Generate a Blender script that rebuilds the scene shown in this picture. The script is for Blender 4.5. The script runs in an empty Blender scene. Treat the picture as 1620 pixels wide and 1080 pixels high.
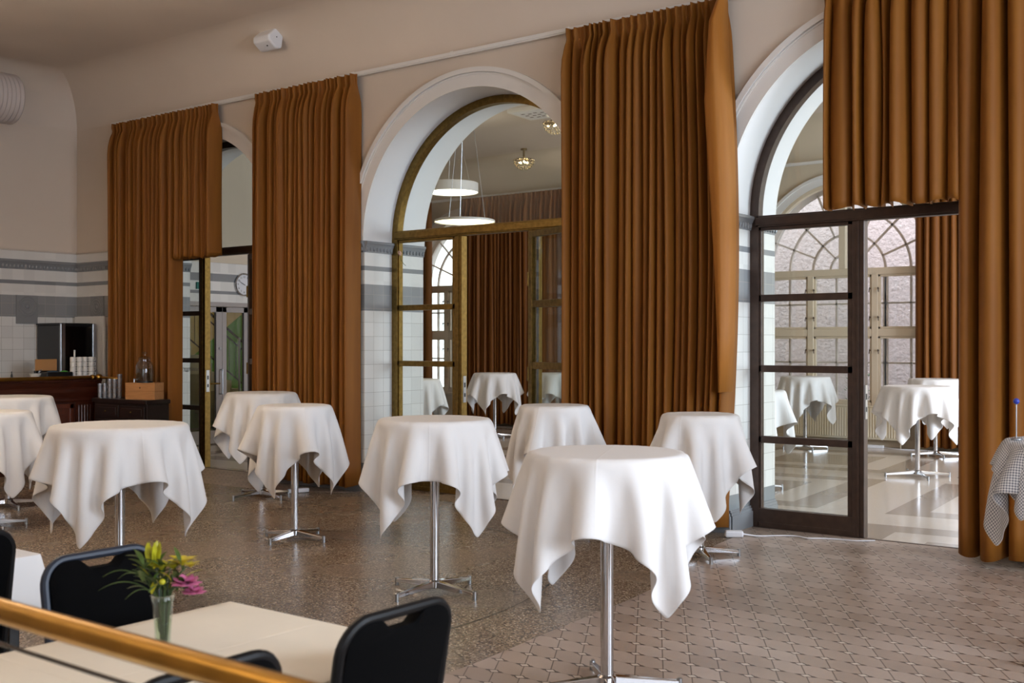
import bpy, bmesh, math, random
import numpy as np
from mathutils import Vector, Matrix

C = bpy.context.scene.collection
SC = bpy.context.scene
PI = math.pi
def R_(d): return math.radians(d)
def lin(r, g, b):
    f = lambda c: (c/255/12.92) if c/255 <= .04045 else ((c/255+.055)/1.055)**2.4
    return (f(r), f(g), f(b), 1.0)

# ------------------------------------------------------------------ camera
YAW = R_(37.28)
FPX = 1755.0
cam_d = bpy.data.cameras.new('camera')
cam = bpy.data.objects.new('camera', cam_d); C.objects.link(cam)
cam_d.sensor_width = 36.0
cam_d.lens = FPX/1620*36.0
cam_d.shift_y = 4/1620
cam_d.clip_start = .05; cam_d.clip_end = 120
cam.location = (0, 0, 1.6)
cam.rotation_euler = (PI/2, 0, YAW)
cam_d.dof.use_dof = True
cam_d.dof.focus_distance = 9.5
cam_d.dof.aperture_fstop = 4.8
SC.camera = cam

# ------------------------------------------------------------------ world, light, exposure
SC.view_settings.view_transform = 'Standard'
SC.view_settings.look = 'None'
SC.view_settings.exposure = 0.0
SC.view_settings.gamma = 1.0
SC.view_settings.use_curve_mapping = False
w = bpy.data.worlds.new('sky'); SC.world = w; w.use_nodes = True
bg = w.node_tree.nodes['Background']
bg.inputs[0].default_value = (.93, .96, 1.0, 1); bg.inputs[1].default_value = 3.2
SC.cycles.max_bounces = 10; SC.cycles.diffuse_bounces = 5; SC.cycles.glossy_bounces = 4
SC.cycles.transmission_bounces = 8; SC.cycles.transparent_max_bounces = 24
SC.cycles.caustics_reflective = False; SC.cycles.caustics_refractive = False
SC.cycles.sample_clamp_indirect = 6.0
SC.cycles.use_denoising = True

def area(name, loc, rot, sx, sy, power, col):
    d = bpy.data.lights.new(name, 'AREA'); d.shape = 'RECTANGLE'; d.size = sx; d.size_y = sy
    d.energy = power; d.color = col
    o = bpy.data.objects.new(name, d); C.objects.link(o); o.location = loc; o.rotation_euler = rot
    return o
COOL = (.72, .84, 1.0)
# daylight through the tall windows of the right-hand wall (they face -X) and of the rear wall (facing +Y)
area('daylight_right_near', (3.45, 1.2, 2.6), (0, R_(87), 0), 3.0, 2.4, 115, COOL)
area('daylight_right_far', (3.45, 5.2, 2.6), (0, R_(87), 0), 3.0, 2.4, 300, COOL)
area('daylight_rear', (-1.0, -5.3, 2.6), (R_(76), 0, 0), 2.4, 3.0, 40, COOL)
area('back_room_fill', (3.45, 13.4, 2.6), (0, R_(74), 0), 3.0, 4.4, 950, COOL)  # added light from an unseen end opening, brightens the back room
# added area light standing in for sky, brightens the wall across the yard
area('daylight_well', (-6.0, 18.9, 8.6), (R_(18), 0, 0), 12.0, 1.6, 160, (.98, .97, 1.0))

# ------------------------------------------------------------------ helpers
def tag(o, label=None, cat=None, group=None, kind=None):
    if label: o['label'] = label
    if cat: o['category'] = cat
    if group: o['group'] = group
    if kind: o['kind'] = kind
    return o
def thing(name, label, cat, loc=(0, 0, 0), rz=0.0, group=None, kind=None):
    o = bpy.data.objects.new(name, None); C.objects.link(o)
    o.empty_display_size = .1
    o.location = loc; o.rotation_euler = (0, 0, rz)
    return tag(o, label, cat, group, kind)
def copy_tree(o, parent=None):
    c = o.copy(); C.objects.link(c)
    if parent is not None: c.parent = parent
    for ch in list(o.children): copy_tree(ch, c)
    return c

class M:
    """collects simple solids into one mesh"""
    def __init__(s): s.v = []; s.f = []; s.uv = {}
    def add(s, vs, fs):
        n = len(s.v); s.v += [tuple(map(float, v)) for v in vs]; s.f += [tuple(i+n for i in f) for f in fs]
        return s
    def box(s, x0, x1, y0, y1, z0, z1):
        v = [(x, y, z) for x in (x0, x1) for y in (y0, y1) for z in (z0, z1)]
        return s.add(v, [(0, 1, 3, 2), (4, 6, 7, 5), (0, 4, 5, 1), (2, 3, 7, 6), (0, 2, 6, 4), (1, 5, 7, 3)])
    def prism(s, pts, h0, h1, axis='z'):
        """polygon pts in a plane, pushed from h0 to h1 along axis (z: xy, y: xz, x: yz)"""
        m = {'z': lambda p, h: (p[0], p[1], h), 'y': lambda p, h: (p[0], h, p[1]), 'x': lambda p, h: (h, p[0], p[1])}[axis]
        n = len(pts); v = [m(p, h0) for p in pts]+[m(p, h1) for p in pts]
        f = [tuple(range(n-1, -1, -1)), tuple(range(n, 2*n))]+[(i, (i+1) % n, n+(i+1) % n, n+i) for i in range(n)]
        return s.add(v, f)
    def tube(s, path, r, n=10, caps=True, closed=False):
        path = [Vector(p) for p in path]; k = len(path)
        rr = r if isinstance(r, (list, tuple)) else [r]*k
        v = []; f = []
        prev = None
        for i, p in enumerate(path):
            if closed: t = path[(i+1) % k]-path[i-1]
            else: t = path[min(i+1, k-1)]-path[max(i-1, 0)]
            t.normalize()
            if prev is None:
                a = Vector((0, 0, 1)) if abs(t.z) < .9 else Vector((1, 0, 0))
                u = t.cross(a).normalized()
            else:
                u = (prev-t*prev.dot(t)).normalized()
            prev = u; w_ = t.cross(u)
            for j in range(n):
                a = 2*PI*j/n; v.append(p+(u*math.cos(a)+w_*math.sin(a))*rr[i])
        for i in range(k if closed else k-1):
            for j in range(n):
                a = i*n+j; b = i*n+(j+1) % n; c = ((i+1) % k)*n+(j+1) % n; d = ((i+1) % k)*n+j
                f.append((a, b, c, d))
        if caps and not closed:
            f.append(tuple(range(n-1, -1, -1))); f.append(tuple((k-1)*n+j for j in range(n)))
        return s.add(v, f)
    def lathe(s, prof, n=24, c=(0, 0, 0), cap=True):
        v = []; f = []; k = len(prof)
        for r, z in prof:
            for j in range(n):
                a = 2*PI*j/n; v.append((c[0]+r*math.cos(a), c[1]+r*math.sin(a), c[2]+z))
        for i in range(k-1):
            for j in range(n): f.append((i*n+j, i*n+(j+1) % n, (i+1)*n+(j+1) % n, (i+1)*n+j))
        if cap:
            if prof[0][0] > 1e-6: f.append(tuple(range(n-1, -1, -1)))
            if prof[-1][0] > 1e-6: f.append(tuple((k-1)*n+j for j in range(n)))
        return s.add(v, f)
    def arcband(s, cx, cz, r0, r1, y0, y1, a0=0.0, a1=PI, n=48):
        """ring segment standing in the xz plane between y0 and y1"""
        v = []; f = []
        for i in range(n+1):
            a = a0+(a1-a0)*i/n; c_, s_ = math.cos(a), math.sin(a)
            v += [(cx+r0*c_, y0, cz+r0*s_), (cx+r1*c_, y0, cz+r1*s_), (cx+r1*c_, y1, cz+r1*s_), (cx+r0*c_, y1, cz+r0*s_)]
        for i in range(n):
            for j in range(4):
                f.append((i*4+j, i*4+(j+1) % 4, (i+1)*4+(j+1) % 4, (i+1)*4+j))
        f.append((0, 3, 2, 1)); f.append((4*n, 4*n+1, 4*n+2, 4*n+3))
        return s.add(v, f)
    def grid(s, fn, nu, nv):
        v = [fn(i/(nu-1), j/(nv-1)) for j in range(nv) for i in range(nu)]
        f = [(j*nu+i, j*nu+i+1, (j+1)*nu+i+1, (j+1)*nu+i) for j in range(nv-1) for i in range(nu-1)]
        return s.add(v, f)
    def ball(s, c, rx, ry=None, rz=None, n=12, m=8):
        ry = ry or rx; rz = rz or rx
        v = [(c[0], c[1], c[2]-rz)]; f = []
        for i in range(1, m):
            t = -PI/2+PI*i/m
            for j in range(n):
                a = 2*PI*j/n; v.append((c[0]+rx*math.cos(t)*math.cos(a), c[1]+ry*math.cos(t)*math.sin(a), c[2]+rz*math.sin(t)))
        v.append((c[0], c[1], c[2]+rz)); L = len(v)-1
        for j in range(n): f.append((0, 1+(j+1) % n, 1+j)); f.append((L, 1+(m-2)*n+j, 1+(m-2)*n+(j+1) % n))
        for i in range(m-2):
            for j in range(n): f.append((1+i*n+j, 1+i*n+(j+1) % n, 1+(i+1)*n+(j+1) % n, 1+(i+1)*n+j))
        return s.add(v, f)
    def xform(s, mat):
        s.v = [tuple(mat @ Vector(v)) for v in s.v]; return s
    def build(s, name, mat, parent=None, smooth=False, bevel=0.0, seg=2, loc=None, solid=0.0, sub=0):
        me = bpy.data.meshes.new(name); me.from_pydata(s.v, [], s.f); me.update()
        bm = bmesh.new(); bm.from_mesh(me); bmesh.ops.recalc_face_normals(bm, faces=bm.faces); bm.to_mesh(me); bm.free()
        if smooth:
            me.polygons.foreach_set('use_smooth', [True]*len(me.polygons))
            if smooth == 'auto': me.set_sharp_from_angle(angle=R_(35))
        o = bpy.data.objects.new(name, me); C.objects.link(o)
        if mat: me.materials.append(mat)
        if parent is not None: o.parent = parent
        if loc: o.location = loc
        if bevel:
            b = o.modifiers.new('bevel', 'BEVEL'); b.width = bevel; b.segments = seg; b.limit_method = 'ANGLE'; b.angle_limit = R_(40)
        if solid:
            b = o.modifiers.new('solid', 'SOLIDIFY'); b.thickness = solid; b.offset = 0
        if sub:
            b = o.modifiers.new('sub', 'SUBSURF'); b.levels = sub; b.render_levels = sub
        return o
def struct(name, m, mat, label, cat, **k):
    return tag(m.build(name, mat, **k), label, cat, None, 'structure')

# ------------------------------------------------------------------ materials
def mat_new(name):
    m = bpy.data.materials.new(name); m.use_nodes = True
    nt = m.node_tree; return m, nt, nt.nodes, nt.links, nt.nodes['Principled BSDF']
def simple(name, col, rough=.5, metal=0.0, spec=.5, noise=0.0, nscale=8, bump=0.0, bscale=200, coat=0.0, sheen=0.0, stretch=None):
    m, nt, N, L, b = mat_new(name)
    b.inputs['Roughness'].default_value = rough; b.inputs['Metallic'].default_value = metal
    b.inputs['Specular IOR Level'].default_value = spec
    b.inputs['Coat Weight'].default_value = coat; b.inputs['Sheen Weight'].default_value = sheen
    tc = N.new('ShaderNodeTexCoord')
    src = tc.outputs['Object']
    if stretch:
        mp = N.new('ShaderNodeMapping'); mp.inputs['Scale'].default_value = stretch; L.new(src, mp.inputs[0]); src = mp.outputs[0]
    if noise:
        n = N.new('ShaderNodeTexNoise'); n.inputs['Scale'].default_value = nscale; n.inputs['Detail'].default_value = 4
        L.new(src, n.inputs['Vector'])
        r = N.new('ShaderNodeMapRange'); r.inputs[1].default_value = .3; r.inputs[2].default_value = .7
        r.inputs[3].default_value = 1-noise; r.inputs[4].default_value = 1+noise*.6; L.new(n.outputs[0], r.inputs[0])
        mx = N.new('ShaderNodeVectorMath'); mx.operation = 'SCALE'; mx.inputs[0].default_value = col[:3]; L.new(r.outputs[0], mx.inputs['Scale'])
        L.new(mx.outputs[0], b.inputs['Base Color'])
    else: b.inputs['Base Color'].default_value = col
    if bump:
        n = N.new('ShaderNodeTexNoise'); n.inputs['Scale'].default_value = bscale; n.inputs['Detail'].default_value = 3; L.new(src, n.inputs['Vector'])
        bp = N.new('ShaderNodeBump'); bp.inputs['Strength'].default_value = min(bump, 1); bp.inputs['Distance'].default_value = .01*max(1, bump)
        L.new(n.outputs[0], bp.inputs['Height']); L.new(bp.outputs[0], b.inputs['Normal'])
    return m
def emit(name, col, strength):
    m, nt, N, L, b = mat_new(name)
    b.inputs['Base Color'].default_value = (.8, .8, .8, 1)
    b.inputs['Emission Color'].default_value = col; b.inputs['Emission Strength'].default_value = strength
    return m
def glass(name, tint=(.93, .96, .95, 1), ior=1.5, gain=1.0):
    m, nt, N, L, b = mat_new(name); N.remove(b)
    out = N['Material Output']
    fr = N.new('ShaderNodeFresnel'); ge = N.new('ShaderNodeNewGeometry')
    io = N.new('ShaderNodeMix'); L.new(ge.outputs['Backfacing'], io.inputs[0]); io.inputs[2].default_value = ior; io.inputs[3].default_value = 1/ior; L.new(io.outputs[0], fr.inputs['IOR'])
    t = N.new('ShaderNodeBsdfTransparent'); t.inputs[0].default_value = tint
    g = N.new('ShaderNodeBsdfGlossy'); g.inputs['Roughness'].default_value = .0; g.inputs[0].default_value = (gain, gain, gain, 1)
    mx = N.new('ShaderNodeMixShader'); L.new(fr.outputs[0], mx.inputs[0]); L.new(t.outputs[0], mx.inputs[1]); L.new(g.outputs[0], mx.inputs[2])
    L.new(mx.outputs[0], out.inputs[0]); return m

def math_n(N, L, op, a, b=None, c=None):
    n = N.new('ShaderNodeMath'); n.operation = op
    for i, x in enumerate((a, b, c)):
        if x is None: continue
        if isinstance(x, (int, float)): n.inputs[i].default_value = x
        else: L.new(x, n.inputs[i])
    return n.outputs[0]

def paint(name, col, dado=None):
    """wall material by height: glazed white tile with grey bands up to the moulding, plaster above. dado = top of the tiling, None = plaster only"""
    m, nt, N, L, b = mat_new(name)
    geo = N.new('ShaderNodeNewGeometry'); sep = N.new('ShaderNodeSeparateXYZ'); L.new(geo.outputs['Position'], sep.inputs[0])
    ns = N.new('ShaderNodeTexNoise'); ns.inputs['Scale'].default_value = 1.3; ns.inputs['Detail'].default_value = 5; L.new(geo.outputs['Position'], ns.inputs['Vector'])
    mr = N.new('ShaderNodeMapRange'); mr.inputs[3].default_value = .93; mr.inputs[4].default_value = 1.05; L.new(ns.outputs[0], mr.inputs[0])
    pl = N.new('ShaderNodeVectorMath'); pl.operation = 'SCALE'; pl.inputs[0].default_value = col[:3]; L.new(mr.outputs[0], pl.inputs['Scale'])
    if dado is None:
        L.new(pl.outputs[0], b.inputs['Base Color']); b.inputs['Roughness'].default_value = .75
        n2 = N.new('ShaderNodeTexNoise'); n2.inputs['Scale'].default_value = 60; L.new(geo.outputs['Position'], n2.inputs['Vector'])
        bp = N.new('ShaderNodeBump'); bp.inputs['Strength'].default_value = .06; bp.inputs['Distance'].default_value = .01; L.new(n2.outputs[0], bp.inputs['Height']); L.new(bp.outputs[0], b.inputs['Normal'])
        return m
    # horizontal run coordinate: x on walls that face y, y on walls that face x
    sn = N.new('ShaderNodeSeparateXYZ'); L.new(geo.outputs['True Normal'], sn.inputs[0])
    fx = math_n(N, L, 'GREATER_THAN', math_n(N, L, 'ABSOLUTE', sn.outputs[0]), .5)
    run = N.new('ShaderNodeMix'); L.new(fx, run.inputs[0]); L.new(sep.outputs[0], run.inputs[2]); L.new(sep.outputs[1], run.inputs[3])
    z = sep.outputs[2]
    ramp = N.new('ShaderNodeValToRGB'); cr = ramp.color_ramp; cr.interpolation = 'CONSTANT'
    TOP = 3.2
    white = lin(222, 219, 214); grey = lin(141, 141, 142); dgrey = lin(134, 135, 137); base = lin(136, 140, 142)
    bands = [(0, base), (.31, white), (1.957, grey), (2.25, white), (2.40, dgrey), (2.445, white), (2.595, dgrey), (2.715, white)]
    while len(cr.elements) < len(bands): cr.elements.new(.5)
    for e, (h, c) in zip(cr.elements, bands): e.position = h/TOP; e.color = c
    L.new(math_n(N, L, 'DIVIDE', z, TOP), ramp.inputs[0])
    # joints
    S = .1525
    def joint(v, off, wd):
        fr = math_n(N, L, 'FRACT', math_n(N, L, 'DIVIDE', math_n(N, L, 'ADD', v, off), S))
        return math_n(N, L, 'LESS_THAN', math_n(N, L, 'MINIMUM', fr, math_n(N, L, 'SUBTRACT', 1.0, fr)), wd)
    jh = joint(z, -.31+S*6, .011); jv = joint(run.outputs[0], 30.0, .011)
    lowz = math_n(N, L, 'LESS_THAN', z, 2.25)
    jn = math_n(N, L, 'MULTIPLY', math_n(N, L, 'MAXIMUM', jh, jv), math_n(N, L, 'MULTIPLY', lowz, math_n(N, L, 'GREATER_THAN', z, .31)))
    # each tile a touch different
    wn = N.new('ShaderNodeTexWhiteNoise'); wn.noise_dimensions = '2D'; cmb = N.new('ShaderNodeCombineXYZ')
    L.new(math_n(N, L, 'FLOOR', math_n(N, L, 'DIVIDE', math_n(N, L, 'ADD', run.outputs[0], 30.0), S)), cmb.inputs[0])
    L.new(math_n(N, L, 'FLOOR', math_n(N, L, 'DIVIDE', math_n(N, L, 'ADD', z, -.31+S*6), S)), cmb.inputs[1]); L.new(cmb.outputs[0], wn.inputs['Vector'])
    tv = N.new('ShaderNodeMapRange'); tv.inputs[3].default_value = .93; tv.inputs[4].default_value = 1.04; L.new(wn.outputs[0], tv.inputs[0])
    tc = N.new('ShaderNodeVectorMath'); tc.operation = 'SCALE'; L.new(ramp.outputs[0], tc.inputs[0]); L.new(tv.outputs[0], tc.inputs['Scale'])
    mj = N.new('ShaderNodeMix'); mj.data_type = 'RGBA'; L.new(jn, mj.inputs[0]); L.new(tc.outputs[0], mj.inputs[6]); mj.inputs[7].default_value = lin(168, 162, 154)
    up = math_n(N, L, 'GREATER_THAN', z, dado)
    mf = N.new('ShaderNodeMix'); mf.data_type = 'RGBA'; L.new(up, mf.inputs[0]); L.new(mj.outputs[2], mf.inputs[6]); L.new(pl.outputs[0], mf.inputs[7])
    L.new(mf.outputs[2], b.inputs['Base Color'])
    ro = N.new('ShaderNodeMix'); L.new(up, ro.inputs[0]); ro.inputs[2].default_value = .22; ro.inputs[3].default_value = .75; L.new(ro.outputs[0], b.inputs['Roughness'])
    bp = N.new('ShaderNodeBump'); bp.inputs['Strength'].default_value = .25; bp.inputs['Distance'].default_value = .002; bp.invert = True
    L.new(jn, bp.inputs['Height']); L.new(bp.outputs[0], b.inputs['Normal'])
    return m

PLASTER = lin(210, 196, 181)
m_wall = paint('painted_wall_tile_dado', PLASTER, 2.846)
m_pier = paint('pier_tile_dado', PLASTER, 2.717)
m_plaster = paint('plaster_beige', PLASTER)
m_ceil = paint('ceiling_plaster', lin(212, 198, 184))
m_white_plaster = paint('white_plaster', lin(226, 223, 220))
m_soffit = paint('arch_reveal_tile', lin(226, 223, 221), 2.717)
m_hall = paint('far_wall_paint', lin(206, 192, 170))
m_white = simple('white_gloss_paint', lin(225, 222, 218), .4)
m_greytile = simple('grey_glazed_tile', lin(132, 133, 135), .25)
m_brass = simple('aged_brass', lin(126, 102, 56), .4, 1.0, noise=.3, nscale=25)
m_rail = simple('brass_handrail', lin(186, 142, 66), .3, 1.0, noise=.15, nscale=12)
m_bronze = simple('dark_bronze', lin(68, 51, 42), .38, .25, noise=.25, nscale=14)
m_bronze2 = simple('brown_bronze', lin(66, 48, 34), .4, .25, noise=.25, nscale=14)
m_chrome = simple('chrome', lin(205, 205, 208), .09, 1.0)
m_steel = simple('brushed_steel', lin(170, 172, 175), .3, 1.0)
m_glass = glass('pane_glass')
m_winglass = glass('window_glass', (.97, .98, .98, 1))
m_wood = simple('mahogany', lin(66, 30, 18), .3, 0, noise=.35, nscale=6, stretch=(1, 1, 12), coat=.4)
m_wood_red = simple('mahogany_panel', lin(92, 44, 26), .32, 0, noise=.35, nscale=5, stretch=(6, 6, .8), coat=.4)
m_darkwood = simple('dark_stained_wood', lin(34, 20, 15), .35, 0, noise=.3, nscale=6, stretch=(1, 1, 8), coat=.3)
m_crate = simple('pine_crate', lin(182, 128, 78), .6, 0, noise=.15, nscale=7, stretch=(1, 8, 8))
m_black = simple('black_plastic', lin(14, 14, 15), .35)
m_blackfab = simple('black_upholstery', lin(5, 5, 6), .9, spec=.08, bump=.2, bscale=300)
m_bluegrey = simple('blue_grey_frame', lin(36, 43, 56), .45, .2)
m_porc = simple('white_porcelain', lin(226, 221, 212), .2)
m_clothtan = simple('warm_table_linen', lin(238, 228, 210), .8, noise=.03, nscale=5)
m_radiator = simple('cream_radiator_enamel', lin(228, 216, 190), .4)
m_winframe = simple('beige_window_paint', lin(214, 198, 174), .5)
m_winbar = simple('grey_window_bar', lin(222, 212, 204), .5)
m_greydoor = simple('grey_door_paint', lin(160, 152, 148), .45)
m_plastic = simple('white_plastic', lin(222, 222, 226), .35)
m_duct = simple('ribbed_duct_white', lin(190, 180, 176), .6)

def velvet(name, c0, c1):
    m, nt, N, L, b = mat_new(name)
    tc = N.new('ShaderNodeTexCoord'); mp = N.new('ShaderNodeMapping'); mp.inputs['Scale'].default_value = (6, 6, .5); L.new(tc.outputs['Object'], mp.inputs[0])
    n = N.new('ShaderNodeTexNoise'); n.inputs['Scale'].default_value = 1.6; n.inputs['Detail'].default_value = 2; L.new(mp.outputs[0], n.inputs['Vector'])
    r = N.new('ShaderNodeValToRGB'); r.color_ramp.elements[0].color = c0; r.color_ramp.elements[1].color = c1
    r.color_ramp.elements[0].position = .3; r.color_ramp.elements[1].position = .7
    L.new(n.outputs[0], r.inputs[0]); L.new(r.outputs[0], b.inputs['Base Color'])
    b.inputs['Roughness'].default_value = .62; b.inputs['Specular IOR Level'].default_value = .25
    b.inputs['Sheen Weight'].default_value = .08; b.inputs['Sheen Roughness'].default_value = .35; b.inputs['Sheen Tint'].default_value = lin(235, 175, 90)
    return m
m_velvet = velvet('amber_velvet', lin(120, 71, 20), lin(134, 84, 26))
m_velvet2 = velvet('rust_velvet', lin(112, 65, 20), lin(124, 74, 25))

def linen():
    m, nt, N, L, b = mat_new('white_linen')
    b.inputs['Base Color'].default_value = lin(228, 226, 225); b.inputs['Roughness'].default_value = .75
    b.inputs['Specular IOR Level'].default_value = .2
    tc = N.new('ShaderNodeTexCoord'); n = N.new('ShaderNodeTexNoise'); n.inputs['Scale'].default_value = 14; n.inputs['Detail'].default_value = 3
    L.new(tc.outputs['Object'], n.inputs['Vector'])
    uv = N.new('ShaderNodeUVMap'); uv.uv_map = 'fold'; sp = N.new('ShaderNodeSeparateXYZ'); L.new(uv.outputs[0], sp.inputs[0])
    def crease(v):   # ironed creases at the quarters of the cloth
        fr = math_n(N, L, 'FRACT', math_n(N, L, 'ADD', math_n(N, L, 'MULTIPLY', v, 2.0), .5))
        d = math_n(N, L, 'ABSOLUTE', math_n(N, L, 'SUBTRACT', fr, .5))
        return math_n(N, L, 'MAXIMUM', math_n(N, L, 'SUBTRACT', 1.0, math_n(N, L, 'MULTIPLY', d, 90.0)), 0.0)
    cr = math_n(N, L, 'MAXIMUM', crease(sp.outputs[0]), crease(sp.outputs[1]))
    h = math_n(N, L, 'ADD', math_n(N, L, 'MULTIPLY', n.outputs[0], .5), math_n(N, L, 'MULTIPLY', cr, .35))
    bp = N.new('ShaderNodeBump'); bp.inputs['Strength'].default_value = .22; bp.inputs['Distance'].default_value = .012
    L.new(h, bp.inputs['Height']); L.new(bp.outputs[0], b.inputs['Normal'])
    return m
m_linen = linen()

def gingham():
    m, nt, N, L, b = mat_new('gingham_check')
    uv = N.new('ShaderNodeUVMap'); uv.uv_map = 'fold'; sp = N.new('ShaderNodeSeparateXYZ'); L.new(uv.outputs[0], sp.inputs[0])
    def st(v): return math_n(N, L, 'GREATER_THAN', math_n(N, L, 'FRACT', math_n(N, L, 'MULTIPLY', v, 92.0)), .5)
    s_ = math_n(N, L, 'MULTIPLY', math_n(N, L, 'ADD', st(sp.outputs[0]), st(sp.outputs[1])), .5)
    r = N.new('ShaderNodeValToRGB'); e = r.color_ramp.elements; e[0].color = lin(222, 220, 218); e[1].color = lin(96, 96, 108)
    L.new(s_, r.inputs[0]); L.new(r.outputs[0], b.inputs['Base Color']); b.inputs['Roughness'].default_value = .85
    return m
m_gingham = gingham()

def terrazzo():
    m, nt, N, L, b = mat_new('terrazzo')
    tc = N.new('ShaderNodeTexCoord')
    v = N.new('ShaderNodeTexVoronoi'); v.inputs['Scale'].default_value = 105; L.new(tc.outputs['Object'], v.inputs['Vector'])
    sp = N.new('ShaderNodeSeparateColor'); L.new(v.outputs['Color'], sp.inputs[0])
    r = N.new('ShaderNodeValToRGB'); cr = r.color_ramp; cr.interpolation = 'CONSTANT'
    cols = [(0, lin(98, 84, 71)), (.22, lin(138, 121, 103)), (.5, lin(160, 143, 124)), (.74, lin(116, 101, 86)), (.88, lin(204, 188, 168)), (.94, lin(58, 48, 40))]
    while len(cr.elements) < len(cols): cr.elements.new(.5)
    for e, (p, c) in zip(cr.elements, cols): e.position = p; e.color = c
    L.new(sp.outputs[0], r.inputs[0])
    n = N.new('ShaderNodeTexNoise'); n.inputs['Scale'].default_value = 1.2; n.inputs['Detail'].default_value = 4; L.new(tc.outputs['Object'], n.inputs['Vector'])
    mr = N.new('ShaderNodeMapRange'); mr.inputs[3].default_value = .84; mr.inputs[4].default_value = 1.1; L.new(n.outputs[0], mr.inputs[0])
    sc = N.new('ShaderNodeVectorMath'); sc.operation = 'SCALE'; L.new(r.outputs[0], sc.inputs[0]); L.new(mr.outputs[0], sc.inputs['Scale'])
    L.new(sc.outputs[0], b.inputs['Base Color'])
    rr = N.new('ShaderNodeMapRange'); rr.inputs[3].default_value = .22; rr.inputs[4].default_value = .32; L.new(n.outputs[0], rr.inputs[0]); L.new(rr.outputs[0], b.inputs['Roughness'])
    b.inputs['Specular IOR Level'].default_value = .5
    return m
m_terrazzo = terrazzo()

def encaustic():
    """clipped-corner floor tiles with small pale dots on a skewed lattice"""
    m, nt, N, L, b = mat_new('octagon_dot_tiles')
    geo = N.new('ShaderNodeNewGeometry'); sp = N.new('ShaderNodeSeparateXYZ'); L.new(geo.outputs['Position'], sp.inputs[0])
    x = math_n(N, L, 'ADD', sp.outputs[0], 3.905+15.8); y = math_n(N, L, 'ADD', sp.outputs[1], -8.328+17.0)
    # p = i*(.158,0)+j*(.0988,-.1702)
    j = math_n(N, L, 'DIVIDE', y, -.1702)
    i = math_n(N, L, 'DIVIDE', math_n(N, L, 'SUBTRACT', x, math_n(N, L, 'MULTIPLY', j, .0988)), .158)
    ri = math_n(N, L, 'ROUND', i); rj = math_n(N, L, 'ROUND', j)
    di = math_n(N, L, 'SUBTRACT', i, ri); dj = math_n(N, L, 'SUBTRACT', j, rj)
    ai = math_n(N, L, 'ABSOLUTE', di); aj = math_n(N, L, 'ABSOLUTE', dj)
    # metric offset from the nearest dot
    dx = math_n(N, L, 'ADD', math_n(N, L, 'MULTIPLY', di, .158), math_n(N, L, 'MULTIPLY', dj, .0988)); dy = math_n(N, L, 'MULTIPLY', dj, .1702)
    adx = math_n(N, L, 'ABSOLUTE', dx); ady = math_n(N, L, 'ABSOLUTE', dy)
    dia = math_n(N, L, 'ADD', adx, ady)
    dot = math_n(N, L, 'LESS_THAN', math_n(N, L, 'ADD', math_n(N, L, 'MULTIPLY', adx, .7), ady), .0195)
    ring = math_n(N, L, 'LESS_THAN', math_n(N, L, 'ADD', math_n(N, L, 'MULTIPLY', adx, .62), ady), .030)
    ring2 = math_n(N, L, 'LESS_THAN', math_n(N, L, 'ADD', math_n(N, L, 'MULTIPLY', adx, .62), ady), .0275)
    wing = math_n(N, L, 'MULTIPLY', math_n(N, L, 'LESS_THAN', math_n(N, L, 'ADD', math_n(N, L, 'MULTIPLY', adx, .42), ady), .026), math_n(N, L, 'GREATER_THAN', adx, .032))
    dark = math_n(N, L, 'MAXIMUM', ring2, wing)
    line = math_n(N, L, 'MAXIMUM', math_n(N, L, 'MULTIPLY', math_n(N, L, 'LESS_THAN', math_n(N, L, 'MULTIPLY', ai, .158), .0034), .8), math_n(N, L, 'MULTIPLY', math_n(N, L, 'LESS_THAN', math_n(N, L, 'MULTIPLY', aj, .1702), .0024), .38))
    dark2 = math_n(N, L, 'MAXIMUM', dark, line)
    wn = N.new('ShaderNodeTexWhiteNoise'); wn.noise_dimensions = '2D'; cb = N.new('ShaderNodeCombineXYZ')
    L.new(math_n(N, L, 'FLOOR', i), cb.inputs[0]); L.new(math_n(N, L, 'FLOOR', j), cb.inputs[1]); L.new(cb.outputs[0], wn.inputs['Vector'])
    r = N.new('ShaderNodeValToRGB'); e = r.color_ramp.elements; e[0].color = lin(157, 139, 125); e[1].color = lin(178, 161, 148)
    e2 = r.color_ramp.elements.new(.5); e2.color = lin(168, 150, 136); L.new(wn.outputs[0], r.inputs[0])
    n = N.new('ShaderNodeTexNoise'); n.inputs['Scale'].default_value = 1.5; n.inputs['Detail'].default_value = 5; L.new(geo.outputs['Position'], n.inputs['Vector'])
    mr = N.new('ShaderNodeMapRange'); mr.inputs[1].default_value = .3; mr.inputs[2].default_value = .7; mr.inputs[3].default_value = .86; mr.inputs[4].default_value = 1.08; L.new(n.outputs[0], mr.inputs[0])
    sc = N.new('ShaderNodeVectorMath'); sc.operation = 'SCALE'; L.new(r.outputs[0], sc.inputs[0]); L.new(mr.outputs[0], sc.inputs['Scale'])
    m1 = N.new('ShaderNodeMix'); m1.data_type = 'RGBA'; L.new(dark2, m1.inputs[0]); L.new(sc.outputs[0], m1.inputs[6]); m1.inputs[7].default_value = lin(72, 58, 50)
    m2 = N.new('ShaderNodeMix'); m2.data_type = 'RGBA'; L.new(dot, m2.inputs[0]); L.new(m1.outputs[2], m2.inputs[6]); m2.inputs[7].default_value = lin(196, 184, 170)
    L.new(m2.outputs[2], b.inputs['Base Color']); b.inputs['Roughness'].default_value = .34; b.inputs['Specular IOR Level'].default_value = .4
    bp = N.new('ShaderNodeBump'); bp.inputs['Strength'].default_value = .15; bp.inputs['Distance'].default_value = .003; bp.invert = True
    L.new(line, bp.inputs['Height']); L.new(bp.outputs[0], b.inputs['Normal'])
    return m
m_tiles = encaustic()

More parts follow.
